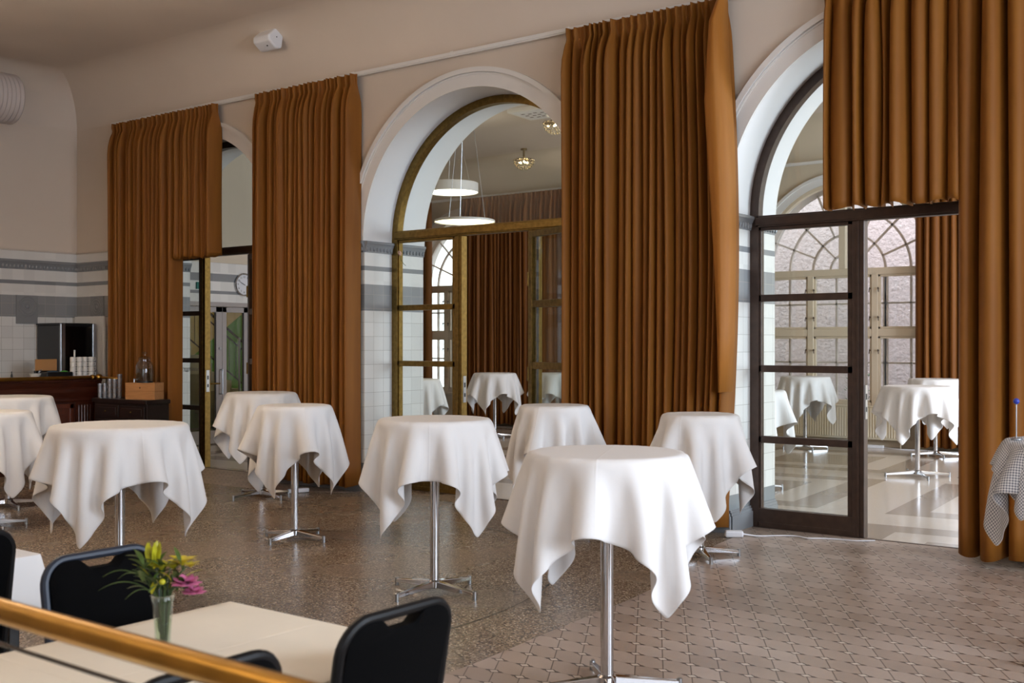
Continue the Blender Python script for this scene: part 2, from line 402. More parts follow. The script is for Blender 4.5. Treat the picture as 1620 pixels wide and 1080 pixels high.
def lino():
    """pale linoleum with square frames and solid squares of a darker tone"""
    m, nt, N, L, b = mat_new('linoleum_frames')
    geo = N.new('ShaderNodeNewGeometry'); mp = N.new('ShaderNodeMapping'); mp.vector_type = 'TEXTURE'
    mp.inputs['Location'].default_value = (-3.84, 10.10, 0); mp.inputs['Rotation'].default_value = (0, 0, R_(4.5)); L.new(geo.outputs['Position'], mp.inputs[0])
    sp = N.new('ShaderNodeSeparateXYZ'); L.new(mp.outputs[0], sp.inputs[0])
    P_ = 3.34
    def cell(v): # distance from the cell border
        fr = math_n(N, L, 'FRACT', math_n(N, L, 'ADD', math_n(N, L, 'DIVIDE', v, P_), 20.0))
        return math_n(N, L, 'MULTIPLY', math_n(N, L, 'MINIMUM', fr, math_n(N, L, 'SUBTRACT', 1.0, fr)), P_)
    d = math_n(N, L, 'MINIMUM', cell(sp.outputs[0]), cell(sp.outputs[1]))
    r = N.new('ShaderNodeValToRGB'); cr = r.color_ramp; cr.interpolation = 'CONSTANT'
    lt = lin(206, 194, 180); dk = lin(158, 143, 127)
    for k, (h, c) in enumerate([(0, lt), (.32, dk), (.66, lt), (1.0, dk)]):
        if k > 1: cr.elements.new(.5)
    for e, (h, c) in zip(cr.elements, [(0, lt), (.32, dk), (.66, lt), (1.0, dk)]): e.position = h/1.7; e.color = c
    L.new(math_n(N, L, 'DIVIDE', d, 1.7), r.inputs[0])
    n = N.new('ShaderNodeTexNoise'); n.inputs['Scale'].default_value = 40; n.inputs['Detail'].default_value = 3; L.new(geo.outputs['Position'], n.inputs['Vector'])
    mr = N.new('ShaderNodeMapRange'); mr.inputs[3].default_value = .92; mr.inputs[4].default_value = 1.06; L.new(n.outputs[0], mr.inputs[0])
    sc = N.new('ShaderNodeVectorMath'); sc.operation = 'SCALE'; L.new(r.outputs[0], sc.inputs[0]); L.new(mr.outputs[0], sc.inputs['Scale'])
    L.new(sc.outputs[0], b.inputs['Base Color']); b.inputs['Roughness'].default_value = .16
    return m
m_lino = lino()
m_render = simple('rough_render', lin(226, 214, 218), .9, noise=.14, nscale=26, bump=2.5, bscale=16)

# ------------------------------------------------------------------ the building
D = 8.594; T = .95; YB = D+T           # arcade wall, front and back face
XL, XR, YR = -14.13, 3.3, -5.2         # hall: left wall, right wall, rear wall
ZC = 5.2; CV = .65                     # ceiling height, cove radius
FR = 9.02                              # line of the door frames
ARCH = [(-11.43, 1.45), (-7.10, 1.45), (-2.79, 1.45)]
SPR = 2.72
YF = 17.3                              # far window wall
WIN = [(-14.33, 1.42), (-10.43, 1.42), (-6.54, 1.42), (-2.64, 1.42)]
WSPR, SILL = 2.78, .62

def arched_wall(x0, x1, ztop, Y0, Y1, holes, spring, sill=0.0, n=40):
    m = M()
    for Y in (Y0, Y1):
        x = x0
        for cx, r in holes:
            m.add([(x, Y, 0), (cx-r, Y, 0), (cx-r, Y, ztop), (x, Y, ztop)], [(0, 1, 2, 3)])
            if sill: m.add([(cx-r, Y, 0), (cx+r, Y, 0), (cx+r, Y, sill), (cx-r, Y, sill)], [(0, 1, 2, 3)])
            v = []
            for i in range(n+1):
                a = PI-PI*i/n; px, pz = cx+r*math.cos(a), spring+r*math.sin(a); v += [(px, Y, pz), (px, Y, ztop)]
            m.add(v, [(2*i, 2*i+2, 2*i+3, 2*i+1) for i in range(n)])
            x = cx+r
        m.add([(x, Y, 0), (x1, Y, 0), (x1, Y, ztop), (x, Y, ztop)], [(0, 1, 2, 3)])
    return m
def reveal(cx, r, Y0, Y1, spring, sill=0.0, n=40):
    pts = [(cx-r, sill)]+[(cx+r*math.cos(PI-PI*i/n), spring+r*math.sin(PI-PI*i/n)) for i in range(n+1)]+[(cx+r, sill)]
    v = []
    for px, pz in pts: v += [(px, Y0, pz), (px, Y1, pz)]
    f = [(2*i, 2*i+1, 2*i+3, 2*i+2) for i in range(len(pts)-1)]
    if sill: f.append((len(v)-2, len(v)-1, 1, 0))
    return M().add(v, f)

# floors
struct('floor', M().box(-14.6, XR+.2, YR-.2, FR, -.12, 0), m_terrazzo, 'glossy brown speckled terrazzo floor of the front hall', 'floor')
bd = [(-3.50, -5.2), (-3.515, 4.35), (-3.57, 5.04), (-3.62, 5.98), (-3.71, 6.71), (-3.82, 7.2), (-3.97, 7.64), (-4.06, 8.0), (-4.12, D), (-4.24, D), (-4.24, FR), (XR, FR), (XR, -5.2)]
struct('floor_tiled_right', M().prism(bd, -.02, .002), m_tiles, 'taupe clipped-corner floor tiles with small dots before the right arch', 'floor')
bd = [(-14.1, 8.0), (-10.6, 8.0), (-10.0, 8.02), (-9.2, 8.15), (-8.7, 8.4), (-8.55, D), (-8.55, FR), (-14.1, FR)]
struct('floor_tiled_left', M().prism(bd, -.02, .002), m_tiles, 'tiled floor strip before the left arch', 'floor')
def ribbon(pts, wd):
    m = M(); v = []
    P = [Vector((x, y)) for x, y in pts]
    for i, p in enumerate(P):
        t = (P[min(i+1, len(P)-1)]-P[max(i-1, 0)]).normalized(); q = Vector((-t.y, t.x))*wd/2
        v += [(p.x+q.x, p.y+q.y, .0012), (p.x-q.x, p.y-q.y, .0012)]
    return m.add(v, [(2*i, 2*i+1, 2*i+3, 2*i+2) for i in range(len(P)-1)])
cv = []
for i in range(40):     # inlaid line sweeping round the terrazzo field
    t = i/39; a = R_(90-90*min(t*1.6, 1)); 
    if t*1.6 <= 1: cv.append((-6.6+2.55*math.cos(a), 4.9+2.72*math.sin(a)))
    else: cv.append((-4.05, 4.9-(t*1.6-1)/.6*9))
cv = [(-9.5, 7.62)]+cv
struct('trim_1', ribbon(cv, .012), simple('dark_inlay', lin(60, 50, 42), .3), 'thin dark inlay line curving through the terrazzo', 'floor inlay')
struct('floor_back_room', M().box(-19, XR+.2, FR, 22, -.12, 0), m_lino, 'pale linoleum floor with darker square frames beyond the arches', 'floor')
struct('trim_2', M().box(-14.1, XR, FR-.02, FR+.015, -.03, .004), m_bronze, 'dark threshold strip under the arches', 'threshold')

# arcade wall
struct('wall_front', arched_wall(-19, XR+.2, ZC+.1, D, YB, ARCH, SPR), m_pier, 'beige arcade wall with three tall arches', 'wall')
for k, (cx, r) in enumerate(ARCH):
    side = ['left', 'middle', 'right'][k]
    struct('wall_reveal_%s' % side, reveal(cx, r, D, YB, SPR), m_soffit, 'white deep reveal inside the %s arch' % side, 'arch reveal', smooth='auto')
    m = M().arcband(cx, SPR, r, 1.625, D-.022, D+.01, n=64).arcband(cx, SPR, 1.592, 1.64, D-.05, D, n=64).arcband(cx, SPR, 1.572, 1.588, D-.03, D, n=64)
    m.arcband(cx, SPR, r, 1.6, YB-.01, YB+.022, n=64)
    struct('trim_%d' % (3+k), m, m_white, 'white moulded band around the %s arch' % side, 'arch moulding', smooth='auto')
def dado_cornice(m, p0, p1, nrm):
    """grey egg-and-dart course running from p0 to p1, standing proud along nrm"""
    p0 = Vector(p0); p1 = Vector(p1); t = (p1-p0); Ln = t.length; t.normalize(); nv = Vector(nrm)
    prof = [(0, 2.595), (.012, 2.597), (.016, 2.625), (.022, 2.655), (.03, 2.668), (.036, 2.685), (.044, 2.692), (.044, 2.712), (.038, 2.718), (0, 2.72)]
    v = []
    for q in (p0, p1):
        for d, z in prof: v.append((q.x+nv.x*d, q.y+nv.y*d, z))
    n = len(prof)
    m.add(v, [(i, i+1, n+i+1, n+i) for i in range(n-1)]+[tuple(range(n)), tuple(range(2*n-1, n-1, -1))])
    k = max(1, int(Ln/.052))
    for i in range(k):
        c = p0+t*(Ln*(i+.5)/k)+nv*.016
        m.ball((c.x, c.y, 2.633), .019, .019, .026, n=8, m=5)
edges = [-14.13, -12.88, -9.98, -8.55, -5.65, -4.24, -1.34, 3.3]
for k in range(4):
    m = M(); a, b_ = edges[2*k], edges[2*k+1]
    dado_cornice(m, (a, D), (b_, D), (0, -1))
    if k > 0: dado_cornice(m, (a, D), (a, YB), (-1, 0))
    if k < 3: dado_cornice(m, (b_, D), (b_, YB), (1, 0))
    struct('trim_%d' % (6+k), m, m_greytile, 'grey glazed cornice course around the %s pier' % ['leftmost', 'left middle', 'right middle', 'rightmost'][k], 'dado cornice', smooth='auto')
    m = M()
    for z0, z1, dd in ((0, .14, .03), (.14, .165, .022), (.165, .185, .012)):
        m.box(a-(0 if k == 0 else dd), b_+dd, D-dd, D+.02, z0, z1)
        if k > 0: m.box(a-dd, a+.01, D, YB, z0, z1)
        if k < 3: m.box(b_-.01, b_+dd, D, YB, z0, z1)
    struct('baseboard_%s' % ['far_left', 'left', 'right', 'far_right'][k], m, m_greytile, 'grey stepped tile base of the %s pier' % ['leftmost', 'left middle', 'right middle', 'rightmost'][k], 'baseboard')

# left wall, rear wall, right wall, ceiling with cove
m = M().box(XL-.25, XL, YR, D+.02, 0, ZC+.1)
struct('wall_left', m, m_wall, 'beige left wall with white and grey tile bands', 'wall')
m = M(); dado_cornice(m, (XL, YR), (XL, D), (1, 0)); struct('trim_10', m, m_greytile, 'grey glazed cornice course along the left wall', 'dado cornice', smooth='auto')
struct('trim_11', M().box(XL-.01, XL+.018, YR, D, 2.84, 2.862).box(XL-.01, XL+.03, YR, D, 2.856, 2.87).box(XL, -12.95, D-.018, D+.01, 2.84, 2.862).box(XL, -12.95, D-.03, D+.01, 2.856, 2.87), m_plaster, 'slim moulding above the tile bands in the left corner', 'moulding')
struct('wall_corner_patch', M().box(XL, -12.95, D-.004, D+.01, 2.72, 2.85), simple('cream_tile', lin(222, 219, 214), .25), 'white tile course above the grey cornice in the corner', 'wall')
def medallion(m, O, u):
    """relief tile: O is the centre, u the horizontal axis, relief towards nrm"""
    pass
mm = M()
for cy in (7.86, ):
    mm.box(XL, XL+.02, cy-.15, cy+.15, 1.955, 2.25)
    for r0 in (.13, .095, .055):
        mm.tube([(XL+.02, cy+r0*math.cos(2*PI*i/24), 2.10+r0*math.sin(2*PI*i/24)) for i in range(24)], .008, 6, closed=True)
    mm.ball((XL+.02, cy, 2.10), .02, .03, .03)
    mm.box(XL, XL+.012, cy-.15, cy+.15, 1.87, 1.955)
for cx in (-13.62, ):
    mm.box(cx-.15, cx+.15, D-.02, D, 1.955, 2.25)
    for r0 in (.13, .095, .055):
        mm.tube([(cx+r0*math.cos(2*PI*i/24), D-.02, 2.10+r0*math.sin(2*PI*i/24)) for i in range(24)], .008, 6, closed=True)
    mm.ball((cx, D-.02, 2.10), .03, .02, .03)
struct('trim_12', mm, m_greytile, 'grey relief medallion tiles beside the left corner', 'tile medallion', smooth='auto')

m = M()
def cove(m, p0, p1, inward, z0, z1, n=12):
    p0 = Vector(p0); p1 = Vector(p1); iv = Vector(inward); rr = z1-z0; v = []
    for q in (p0, p1):
        for i in range(n+1):
            a = PI/2*i/n; d = rr*(1-math.cos(a)); v.append((q.x+iv.x*d, q.y+iv.y*d, z0+rr*math.sin(a)))
    m.add(v, [(i, i+1, n+2+i, n+1+i) for i in range(n)])
cove(m, (XL-.2, D), (XR+.2, D), (0, -1), ZC-CV, ZC)
cove(m, (XL, YR-.2), (XL, D+.2), (1, 0), ZC-CV, ZC)
struct('trim_13', m, m_ceil, 'rounded plaster cove between walls and ceiling', 'cove', smooth=True)
struct('ceiling', M().box(XL-.25, XR+.2, YR-.2, D+.02, ZC, ZC+.2), m_ceil, 'beige plaster ceiling of the front hall', 'ceiling')
# right wall with two tall window openings, rear wall with one
def wall_holes(a0, a1, fixed0, fixed1, axis, holes):
    m = M(); xs = a0
    def bx(u0, u1, z0, z1):
        if axis == 'y': m.box(fixed0, fixed1, u0, u1, z0, z1)
        else: m.box(u0, u1, fixed0, fixed1, z0, z1)
    for h0, h1, z0, z1 in holes:
        bx(xs, h0, 0, ZC+.1); bx(h0, h1, 0, z0); bx(h0, h1, z1, ZC+.1); xs = h1
    bx(xs, a1, 0, ZC+.1); return m
struct('wall_right', wall_holes(YR-.2, D+.02, XR, XR+.3, 'y', [(-.3, 2.7, .9, 4.1), (3.7, 6.7, .9, 4.1)]), m_plaster, 'right wall with two tall windows', 'wall')
struct('wall_rear', wall_holes(XL-.25, XR+.2, YR-.3, YR, 'x', [(-2.3, .3, .9, 4.1)]), m_plaster, 'rear wall with one tall window', 'wall')

# back room shell
struct('wall_far', arched_wall(-17.2, XR+.2, ZC+.1, YF, YF+.55, WIN, WSPR, SILL), m_hall, 'cream window wall at the far side of the back room', 'wall')
for k, (cx, r) in enumerate(WIN):
    struct('wall_window_reveal_%s' % ['outer_left', 'inner_left', 'inner_right', 'outer_right'][k], reveal(cx, r, YF, YF+.55, WSPR, SILL), m_white_plaster, 'pale reveal of far window %s' % ['behind the left curtains', 'hidden by the rust curtain', 'above the radiator', 'behind the right curtain'][k], 'window reveal', smooth='auto')
    m = M().arcband(cx, WSPR, r, 1.56, YF-.02, YF+.01, n=48).arcband(cx, WSPR, 1.53, 1.575, YF-.045, YF, n=48)
    struct('trim_%d' % (20+k), m, m_white_plaster, 'moulded band round far window %s' % ['behind the left curtains', 'hidden by the rust curtain', 'above the radiator', 'behind the right curtain'][k], 'arch moulding', smooth='auto')
m = M().box(-14.75, -14.5, YB, 10.35, 0, ZC+.1).box(-14.75, -14.5, 10.35, 11.97, 2.27, ZC+.1).box(-14.75, -14.5, 11.97, 15.6, 0, ZC+.1)
m_hallwall = paint('side_wall_tile_dado', lin(206, 192, 172), 2.92)
struct('wall_side', m, m_hallwall, 'cream side wall with grey bands holding the grey double door', 'wall')
struct('trim_14', M().box(-14.51, -14.475, YB, 10.3, 2.90, 2.93).box(-14.51, -14.475, 10.3, 15.6, 2.90, 2.93), m_hall, 'slim moulding along the side wall', 'moulding')
struct('wall_recess', M().box(-17.2, -17.0, 15.4, YF+.1, 0, ZC+.1).box(-17.2, -14.5, 15.4, 15.6, 0, ZC+.1), m_hall, 'recess wall left of the far window', 'wall')
m = M(); cove(m, (-17.2, YF), (XR+.2, YF), (0, -1), ZC-CV, ZC)
struct('trim_15', m, m_hall, 'rounded cove above the far windows', 'cove', smooth=True)
struct('ceiling_back_room', M().box(-19, XR+.2, YB, YF+.6, ZC, ZC+.2), m_ceil, 'beige ceiling of the back room', 'ceiling')
struct('wall_right_back_room', wall_holes(YB, YF+.5, XR, XR+.3, 'y', [(11.2, 15.6, 1.0, 4.1)]), m_hall, 'end wall of the back room', 'wall')
struct('baseboard_far', M().box(-17, -1.2, YF-.03, YF, 0, .12), m_winframe, 'beige baseboard under the far windows', 'baseboard')

# yard behind the windows
struct('ground_outside', M().box(-19, 6, YF+.55, 24, -.3, .05), simple('yard_asphalt', lin(120, 118, 116), .9, noise=.1, nscale=10), 'grey yard ground outside the windows', 'ground')
struct('wall_outside', M().box(-11.5, 4, 20.6, 20.9, -.2, 8.5), m_render, 'rough pale rendered wall across the yard', 'wall')

# ------------------------------------------------------------------ glazed screens in the arches
def pane(x0, x1, z0, z1, y): return M().box(x0, x1, y-.004, y+.004, z0, z1)
def screen(n, cx, mat, label, z_tr):
    root = thing('door_%d' % n, label, 'glazed door', (cx, FR, 0), kind='structure')
    r = 1.45; m = M()
    m.arcband(0, SPR, r-.08, r+.02, 0, .09, n=64)
    for s in (-1, 1): m.box(s*r-(.08 if s > 0 else .02), s*r+(.02 if s > 0 else .08), 0, .09, 0, SPR)
    m.build('arch_frame', mat, root, smooth='auto')
    M().box(-r+.05, r-.05, .0, .09, z_tr-.10, z_tr).box(-r+.05, r-.05, -.012, .0, z_tr-.085, z_tr-.015).build('transom', mat, root, bevel=.006)
    hw = math.sqrt(max((r-.07)**2-(z_tr-SPR)**2, .1)) if z_tr > SPR else r-.07
    a0 = math.asin(max(-1, (z_tr-SPR)/(r-.07)))
    N_ = 40; pts = [((r-.07)*math.cos(a0+(PI-2*a0)*i/N_), SPR+(r-.07)*math.sin(a0+(PI-2*a0)*i/N_)) for i in range(N_+1)]
    M().prism(pts, .040, .048, 'y').build('fanlight_pane', m_glass, root)
    for s in (-1, 1):
        M().box(s*.485-.05, s*.485+.05, 0, .09, 0, z_tr-.1).box(s*.485-.012, s*.485+.012, -.01, 0, 0, z_tr-.1).build('post', mat, root, bevel=.005)
        x0, x1 = (-r+.07, -.53) if s < 0 else (.53, r-.07)
        g = M().box(x0, x0+.03, .015, .075, 0, z_tr-.1).box(x1-.05, x1, .015, .075, 0, z_tr-.1).box(x0, x1, .005, .085, .04, .165).box(x0, x1, .015, .075, z_tr-.13, z_tr-.1)
        for z in (.767, 1.385, 2.0): g.box(x0, x1, .015, .075, z-.03, z+.03)
        g.box(x0, x1, .0, .09, 0, .05)
        g.build('sidelight_frame', mat, root, bevel=.004)
        zs = [.165, .737, .797, 1.355, 1.415, 1.97, 2.03, z_tr-.13]
        for i in range(4): pane(x0+.03, x1-.05, zs[2*i], zs[2*i+1], .045).build('pane', m_glass, root)
    st = M().box(-.435, -.43, .02, .07, .98, 1.26).build('lock_plate', m_steel, root); st['label'] = 'steel lock plate on the post'
    M().box(-.431, -.427, .035, .055, 1.14, 1.19).box(-.431, -.427, .035, .055, 1.04, 1.08).build('keyhole', m_black, st)
    # open leaf, hinged on the right post and folded back towards the hall
    lf = M().box(0, .06, -.03, .03, .03, z_tr-.12).box(.83, .89, -.03, .03, .03, z_tr-.12).box(.06, .83, -.03, .03, .03, .17).box(.06, .83, -.03, .03, z_tr-.18, z_tr-.12)
    for z in (.767, 1.385, 2.0): lf.box(.06, .83, -.025, .025, z-.035, z+.035)
    leaf = lf.build('door_leaf', mat, root, bevel=.004)
    leaf.location = (.50, -.035, 0); leaf.rotation_euler = (0, 0, R_(-22.5))
    zs = [.17, .732, .802, 1.35, 1.42, 1.965, 2.035, z_tr-.18]
    for i in range(4): pane(.06, .83, zs[2*i], zs[2*i+1], 0).build('pane', m_glass, leaf)
    M().tube([(.86, -.07, 1.0), (.86, -.07, 1.25)], .012, 8).tube([(.86, -.03, 1.02), (.86, -.07, 1.02)], .008, 6).tube([(.86, -.03, 1.23), (.86, -.07, 1.23)], .008, 6).build('handle', m_brass, leaf, smooth='auto')
    for z in (.4, 1.3, 2.25): M().tube([(-.005, -.03, z-.07), (-.005, -.03, z+.07)], .012, 8).build('hinge', m_brass, leaf, smooth='auto')
    return root
d1 = screen(1, ARCH[0][0], m_bronze2, 'dark bronze glazed door screen in the left arch', 2.83)
d2 = screen(2, ARCH[1][0], m_brass, 'aged brass glazed door screen in the middle arch', 2.85)
d3 = screen(3, ARCH[2][0], m_bronze, 'dark bronze glazed door screen in the right arch', 2.72)
for o in d1.children:      # the left screen's posts still show polished brass
    if o.name.startswith('post') or o.name.startswith('transom'):
        if o.name.startswith('post'): o.data.materials.clear(); o.data.materials.append(m_brass)
def text(name, body, size, mat, parent, loc, rot, extrude=.0006, sx=1.0):
    cu = bpy.data.curves.new(name, 'FONT'); cu.body = body; cu.size = size; cu.extrude = extrude; cu.align_x = 'CENTER'; cu.align_y = 'CENTER'
    o = bpy.data.objects.new(name, cu); C.objects.link(o); cu.materials.append(mat)
    o.location = loc; o.rotation_euler = rot; o.scale = (sx, 1, 1)
    if parent is not None: o.parent = parent
    return o
text('lettering', 'bryggm\u00e4staren', .082, simple('frosted_lettering', lin(150, 146, 138), .6), d1, (-.765, .039, 1.275), (PI/2, 0, 0), sx=1.0)

def text_mesh(name, items, size, mat, parent, x=.0175):
    """figures set on a dial that faces +x, as one mesh"""
    bm = bmesh.new()
    for body, y, z in items:
        cu = bpy.data.curves.new(name, 'FONT'); cu.body = body; cu.size = size; cu.extrude = .0006; cu.align_x = 'CENTER'; cu.align_y = 'CENTER'
        o = bpy.data.objects.new(name, cu); C.objects.link(o); bpy.context.view_layer.update()
        me = bpy.data.meshes.new_from_object(o.evaluated_get(bpy.context.evaluated_depsgraph_get()))
        me.transform(Matrix.Translation((x, y, z)) @ Matrix.Rotation(PI/2, 4, 'Z') @ Matrix.Rotation(PI/2, 4, 'X')); bm.from_mesh(me)
        bpy.data.objects.remove(o); bpy.data.meshes.remove(me)
    me = bpy.data.meshes.new(name); bm.to_mesh(me); bm.free(); me.materials.append(mat)
    o = bpy.data.objects.new(name, me); C.objects.link(o); o.parent = parent
    return o

# ------------------------------------------------------------------ far windows
def far_window(n, cx, label):
    root = thing('window_%d' % n, label, 'window', (cx, YF, 0), kind='structure')
    z0, z1 = SILL, WSPR
    f = M()
    f.box(-1.42, 1.42, -.01, .09, 2.69, 2.80)
    f.box(-1.42, 1.42, -.01, .09, 1.72, 1.84).box(-1.42, 1.42, -.01, .09, z0, z0+.06)
    for s in (-1, 1):
        f.box(s*.525-.05, s*.525+.05, -.015, .09, z0, 2.70); f.box(s*1.42-.05*(1 if s > 0 else 0)-.0, s*1.42+(.05 if s < 0 else 0), -.01, .09, z0, 2.78)
    f.box(-.055, .055, -.01, .09, 2.8, WSPR+1.40)
    f.arcband(0, WSPR, 1.36, 1.42, -.01, .09, n=48)
    f.build('inner_frame', m_winframe, root, bevel=.008)
    for x0, x1 in ((-1.37, -.575), (-.475, .475), (.575, 1.37)):
        for a, b_ in ((z0+.06, 1.72), (1.84, 2.69)):
            c = M().box(x0, x0+.035, .01, .06, a, b_).box(x1-.035, x1, .01, .06, a, b_).box(x0, x1, .01, .06, a, a+.035).box(x0, x1, .01, .06, b_-.035, b_)
            cs = c.build('casement', m_winframe, root, bevel=.004)
            pane(x0+.035, x1-.035, a+.035, b_-.035, .035).build('pane', m_winglass, cs)
    for s in (-1, 1):
        for z in (2.47, 2.02, 1.96, 1.50):
            if z == 1.96: continue
            for q in (-1, 1):
                M().tube([(s*.525+q*.065, -.02, z), (s*.525+q*.065, -.045, z)], .012, 8).tube([(s*.525+q*.065, -.045, z+.02), (s*.525+q*.065+q*.01, -.05, z-.055)], .007, 6).build('latch', m_bronze2, root, smooth='auto')
    o = M(); yo = .27
    for x in (-1.0, -.6, -.2, .2, .6, 1.0): o.box(x-.014, x+.014, yo, yo+.05, z0, WSPR+.02)
    for x in (-.6, .6): o.box(x-.04, x+.04, yo, yo+.05, z0, WSPR)
    for z in (1.30, 2.25): o.box(-1.40, 1.40, yo, yo+.05, z-.014, z+.014)
    o.box(-1.40, 1.40, yo, yo+.06, 1.74, 1.82).box(-1.40, 1.40, yo, yo+.06, WSPR-.06, WSPR+.02).box(-1.42, 1.42, yo, yo+.06, z0, z0+.06)
    for r in (.3, .6, 1.0): o.arcband(0, WSPR, r-.016, r+.016, yo, yo+.045, n=40)
    o.arcband(0, WSPR, 1.34, 1.42, yo, yo+.06, n=48)
    for dg in (22.5, 45, 67.5, 112.5, 135, 157.5):
        a = R_(dg); r0 = .3 if dg in (45, 135) else .6
        ca, sa = math.cos(a), math.sin(a); q = .014
        o.prism([(r0*ca-q*sa, WSPR+r0*sa+q*ca), (r0*ca+q*sa, WSPR+r0*sa-q*ca), (1.36*ca+q*sa, WSPR+1.36*sa-q*ca), (1.36*ca-q*sa, WSPR+1.36*sa+q*ca)], yo, yo+.04, 'y')
    o.box(-.04, .04, yo, yo+.05, WSPR, WSPR+1.38)
    for s in (-1, 1): o.box(s*1.42-(.05 if s > 0 else 0), s*1.42+(.05 if s < 0 else 0), yo, yo+.06, z0, WSPR)
    of = o.build('outer_frame', m_winbar, root)
    N_ = 32; pts = [(-1.38, z0)]+[(1.38*math.cos(PI-PI*i/N_), WSPR+1.38*math.sin(PI-PI*i/N_)) for i in range(N_+1)]+[(1.38, z0)]
    M().prism(pts, yo+.02, yo+.026, 'y').build('pane', m_winglass, of)
    M().box(-1.5, 1.5, -.10, .02, z0-.04, z0).build('window_sill', m_winframe, root, bevel=.008)
    return root
far_window(1, WIN[0][0], 'overexposed arched window behind the rust curtains, seen through the brass screen')
far_window(2, WIN[1][0], 'arched window hidden behind the rust curtain')
far_window(3, WIN[2][0], 'arched multi-pane window with fan bars above the cream radiator')
far_window(4, WIN[3][0], 'arched window hidden behind the curtain at the right')

# ------------------------------------------------------------------ curtains
def curtain(name, label, x0, x1, y, ztop, zbot, folds, amp, seed, mat, group=None, flare=(0, 0), heading=True, hem=0.0, flip=False, bulge=0.0):
    """pleated drape: irregular rounded folds that gather into pinched pleats under the heading tape"""
    rng = random.Random(seed)
    wts = [rng.uniform(.5, 1.7) for _ in range(folds)]; s = sum(wts)
    edges_ = [0]
    for q in wts: edges_.append(edges_[-1]+q/s)
    amps = [rng.uniform(.55, 1.3) for _ in range(folds)]
    skew = [rng.uniform(-.28, .28) for _ in range(folds)]
    drift = [rng.uniform(-1, 1) for _ in range(folds+1)]; drift[0] = drift[-1] = 0
    PP = 16; NZ = 30
    ts = []; H = ztop-zbot
    zl = [0, .015, .03, .06, .10, .13, .17, .22, .3, .42, .6]
    k = 1
    zs = [z for z in zl if z < H*.6]+[.6+(H-.6)*(i/18)**1.0 for i in range(1, 19)] if H > 1.2 else [z for z in zl if z < H]+[.6+(H-.6)*(i/8) for i in range(1, 9)]
    def P(fi, u, d):
        q = d/H
        sp = 1/folds
        e0 = edges_[fi]+drift[fi]*sp*.35*math.sin(q*PI*.8); e1 = edges_[fi+1]+drift[fi+1]*sp*.35*math.sin(q*PI*.8)
        xx = e0+(e1-e0)*u
        # deep valleys at the fold borders, rounded crests
        ph = 2*PI*u
        wv = .5-.5*math.cos(ph)
        wv = wv**.85
        g = min(1, max(0, d-.09)/.26)
        if heading:
            pinch = max(0, 1-abs(d-.12)/.06)
            a = amp*amps[fi]*(.34+.66*g**.9)*(1-.25*pinch)
        else: a = amp*amps[fi]*(.6+.4*g)
        hd = math.exp(-((u-.5)/.13)**2) if heading else wv
        bl = min(1, max(0, (d-.10)/.16)) if heading else 1
        yy = -a*((1-bl)*(hd*.9-.3)+bl*(wv-.42))
        ov = (e1-e0)*(.09+.05*g)*math.sin(ph)*(-1)
        xx += ov*.9*(g if heading else 1)+(e1-e0)*skew[fi]*wv*.6
        X = x0+(x1-x0)*xx
        X += flare[0]*(1-xx)*q+flare[1]*xx*q+bulge*xx**3*math.sin(PI*min(1, q*1.05))
        Y = y+yy+.012*math.sin(3.1*q+fi*1.7)*g
        if heading and d < .10: Y += -.008*abs(math.sin(ph*1.5))
        Z = ztop-d
        if d > H-1e-6: Z += .012*math.sin(fi*2.3+ph)
        return X, Y, Z
    v = []; nu = folds*PP+1
    for d in zs:
        for i in range(nu):
            fi = min(i//PP, folds-1); v.append(P(fi, (i-fi*PP)/PP, d))
    f = [(j*nu+i, j*nu+i+1, (j+1)*nu+i+1, (j+1)*nu+i) for j in range(len(zs)-1) for i in range(nu-1)]
    m = M().add(v, f)
    xo = (x0+x1)/2
    m.v = [(a-xo, b_-y, c) for a, b_, c in m.v]
    o = m.build(name, mat, None, smooth=True, solid=.006, loc=(xo, y, 0))
    tag(o, label, 'curtain', group)
    if hem: pass
    return o, P, zs
YC = D-.11
curtain('curtain', 'full-length amber velvet curtain at the far left, behind the dark side cabinet', -13.08, -11.70, YC, 4.50, .05, 17, .17, 3, m_velvet, 'amber velvet curtains of the arcade')
curtain('curtain', 'short amber velvet curtain ending at the transom of the left arch', -11.68, -10.93, YC, 4.50, 2.66, 10, .16, 5, m_velvet, 'amber velvet curtains of the arcade')
curtain('curtain', 'full-length amber velvet curtain between the left and middle arches', -10.23, -8.57, YC, 4.51, .07, 21, .18, 8, m_velvet, 'amber velvet curtains of the arcade')
c3, P3, z3 = curtain('curtain', 'wide full-length amber velvet curtain covering half the middle arch, its edge turned over', -5.83, -4.20, YC, 4.51, .06, 22, .19, 12, m_velvet, 'amber velvet curtains of the arcade', flare=(0, -.02), bulge=.09)
curtain('curtain', 'short amber velvet curtain hanging over the transom of the right arch', -3.36, -2.30, YC, 4.51, 2.66, 9, .18, 21, m_velvet, 'amber velvet curtains of the arcade')
curtain('curtain', 'full-length amber velvet curtain at the right edge behind the gingham table', -2.33, -.6, YC-.015, 4.51, .06, 12, .20, 27, m_velvet, 'amber velvet curtains of the arcade')
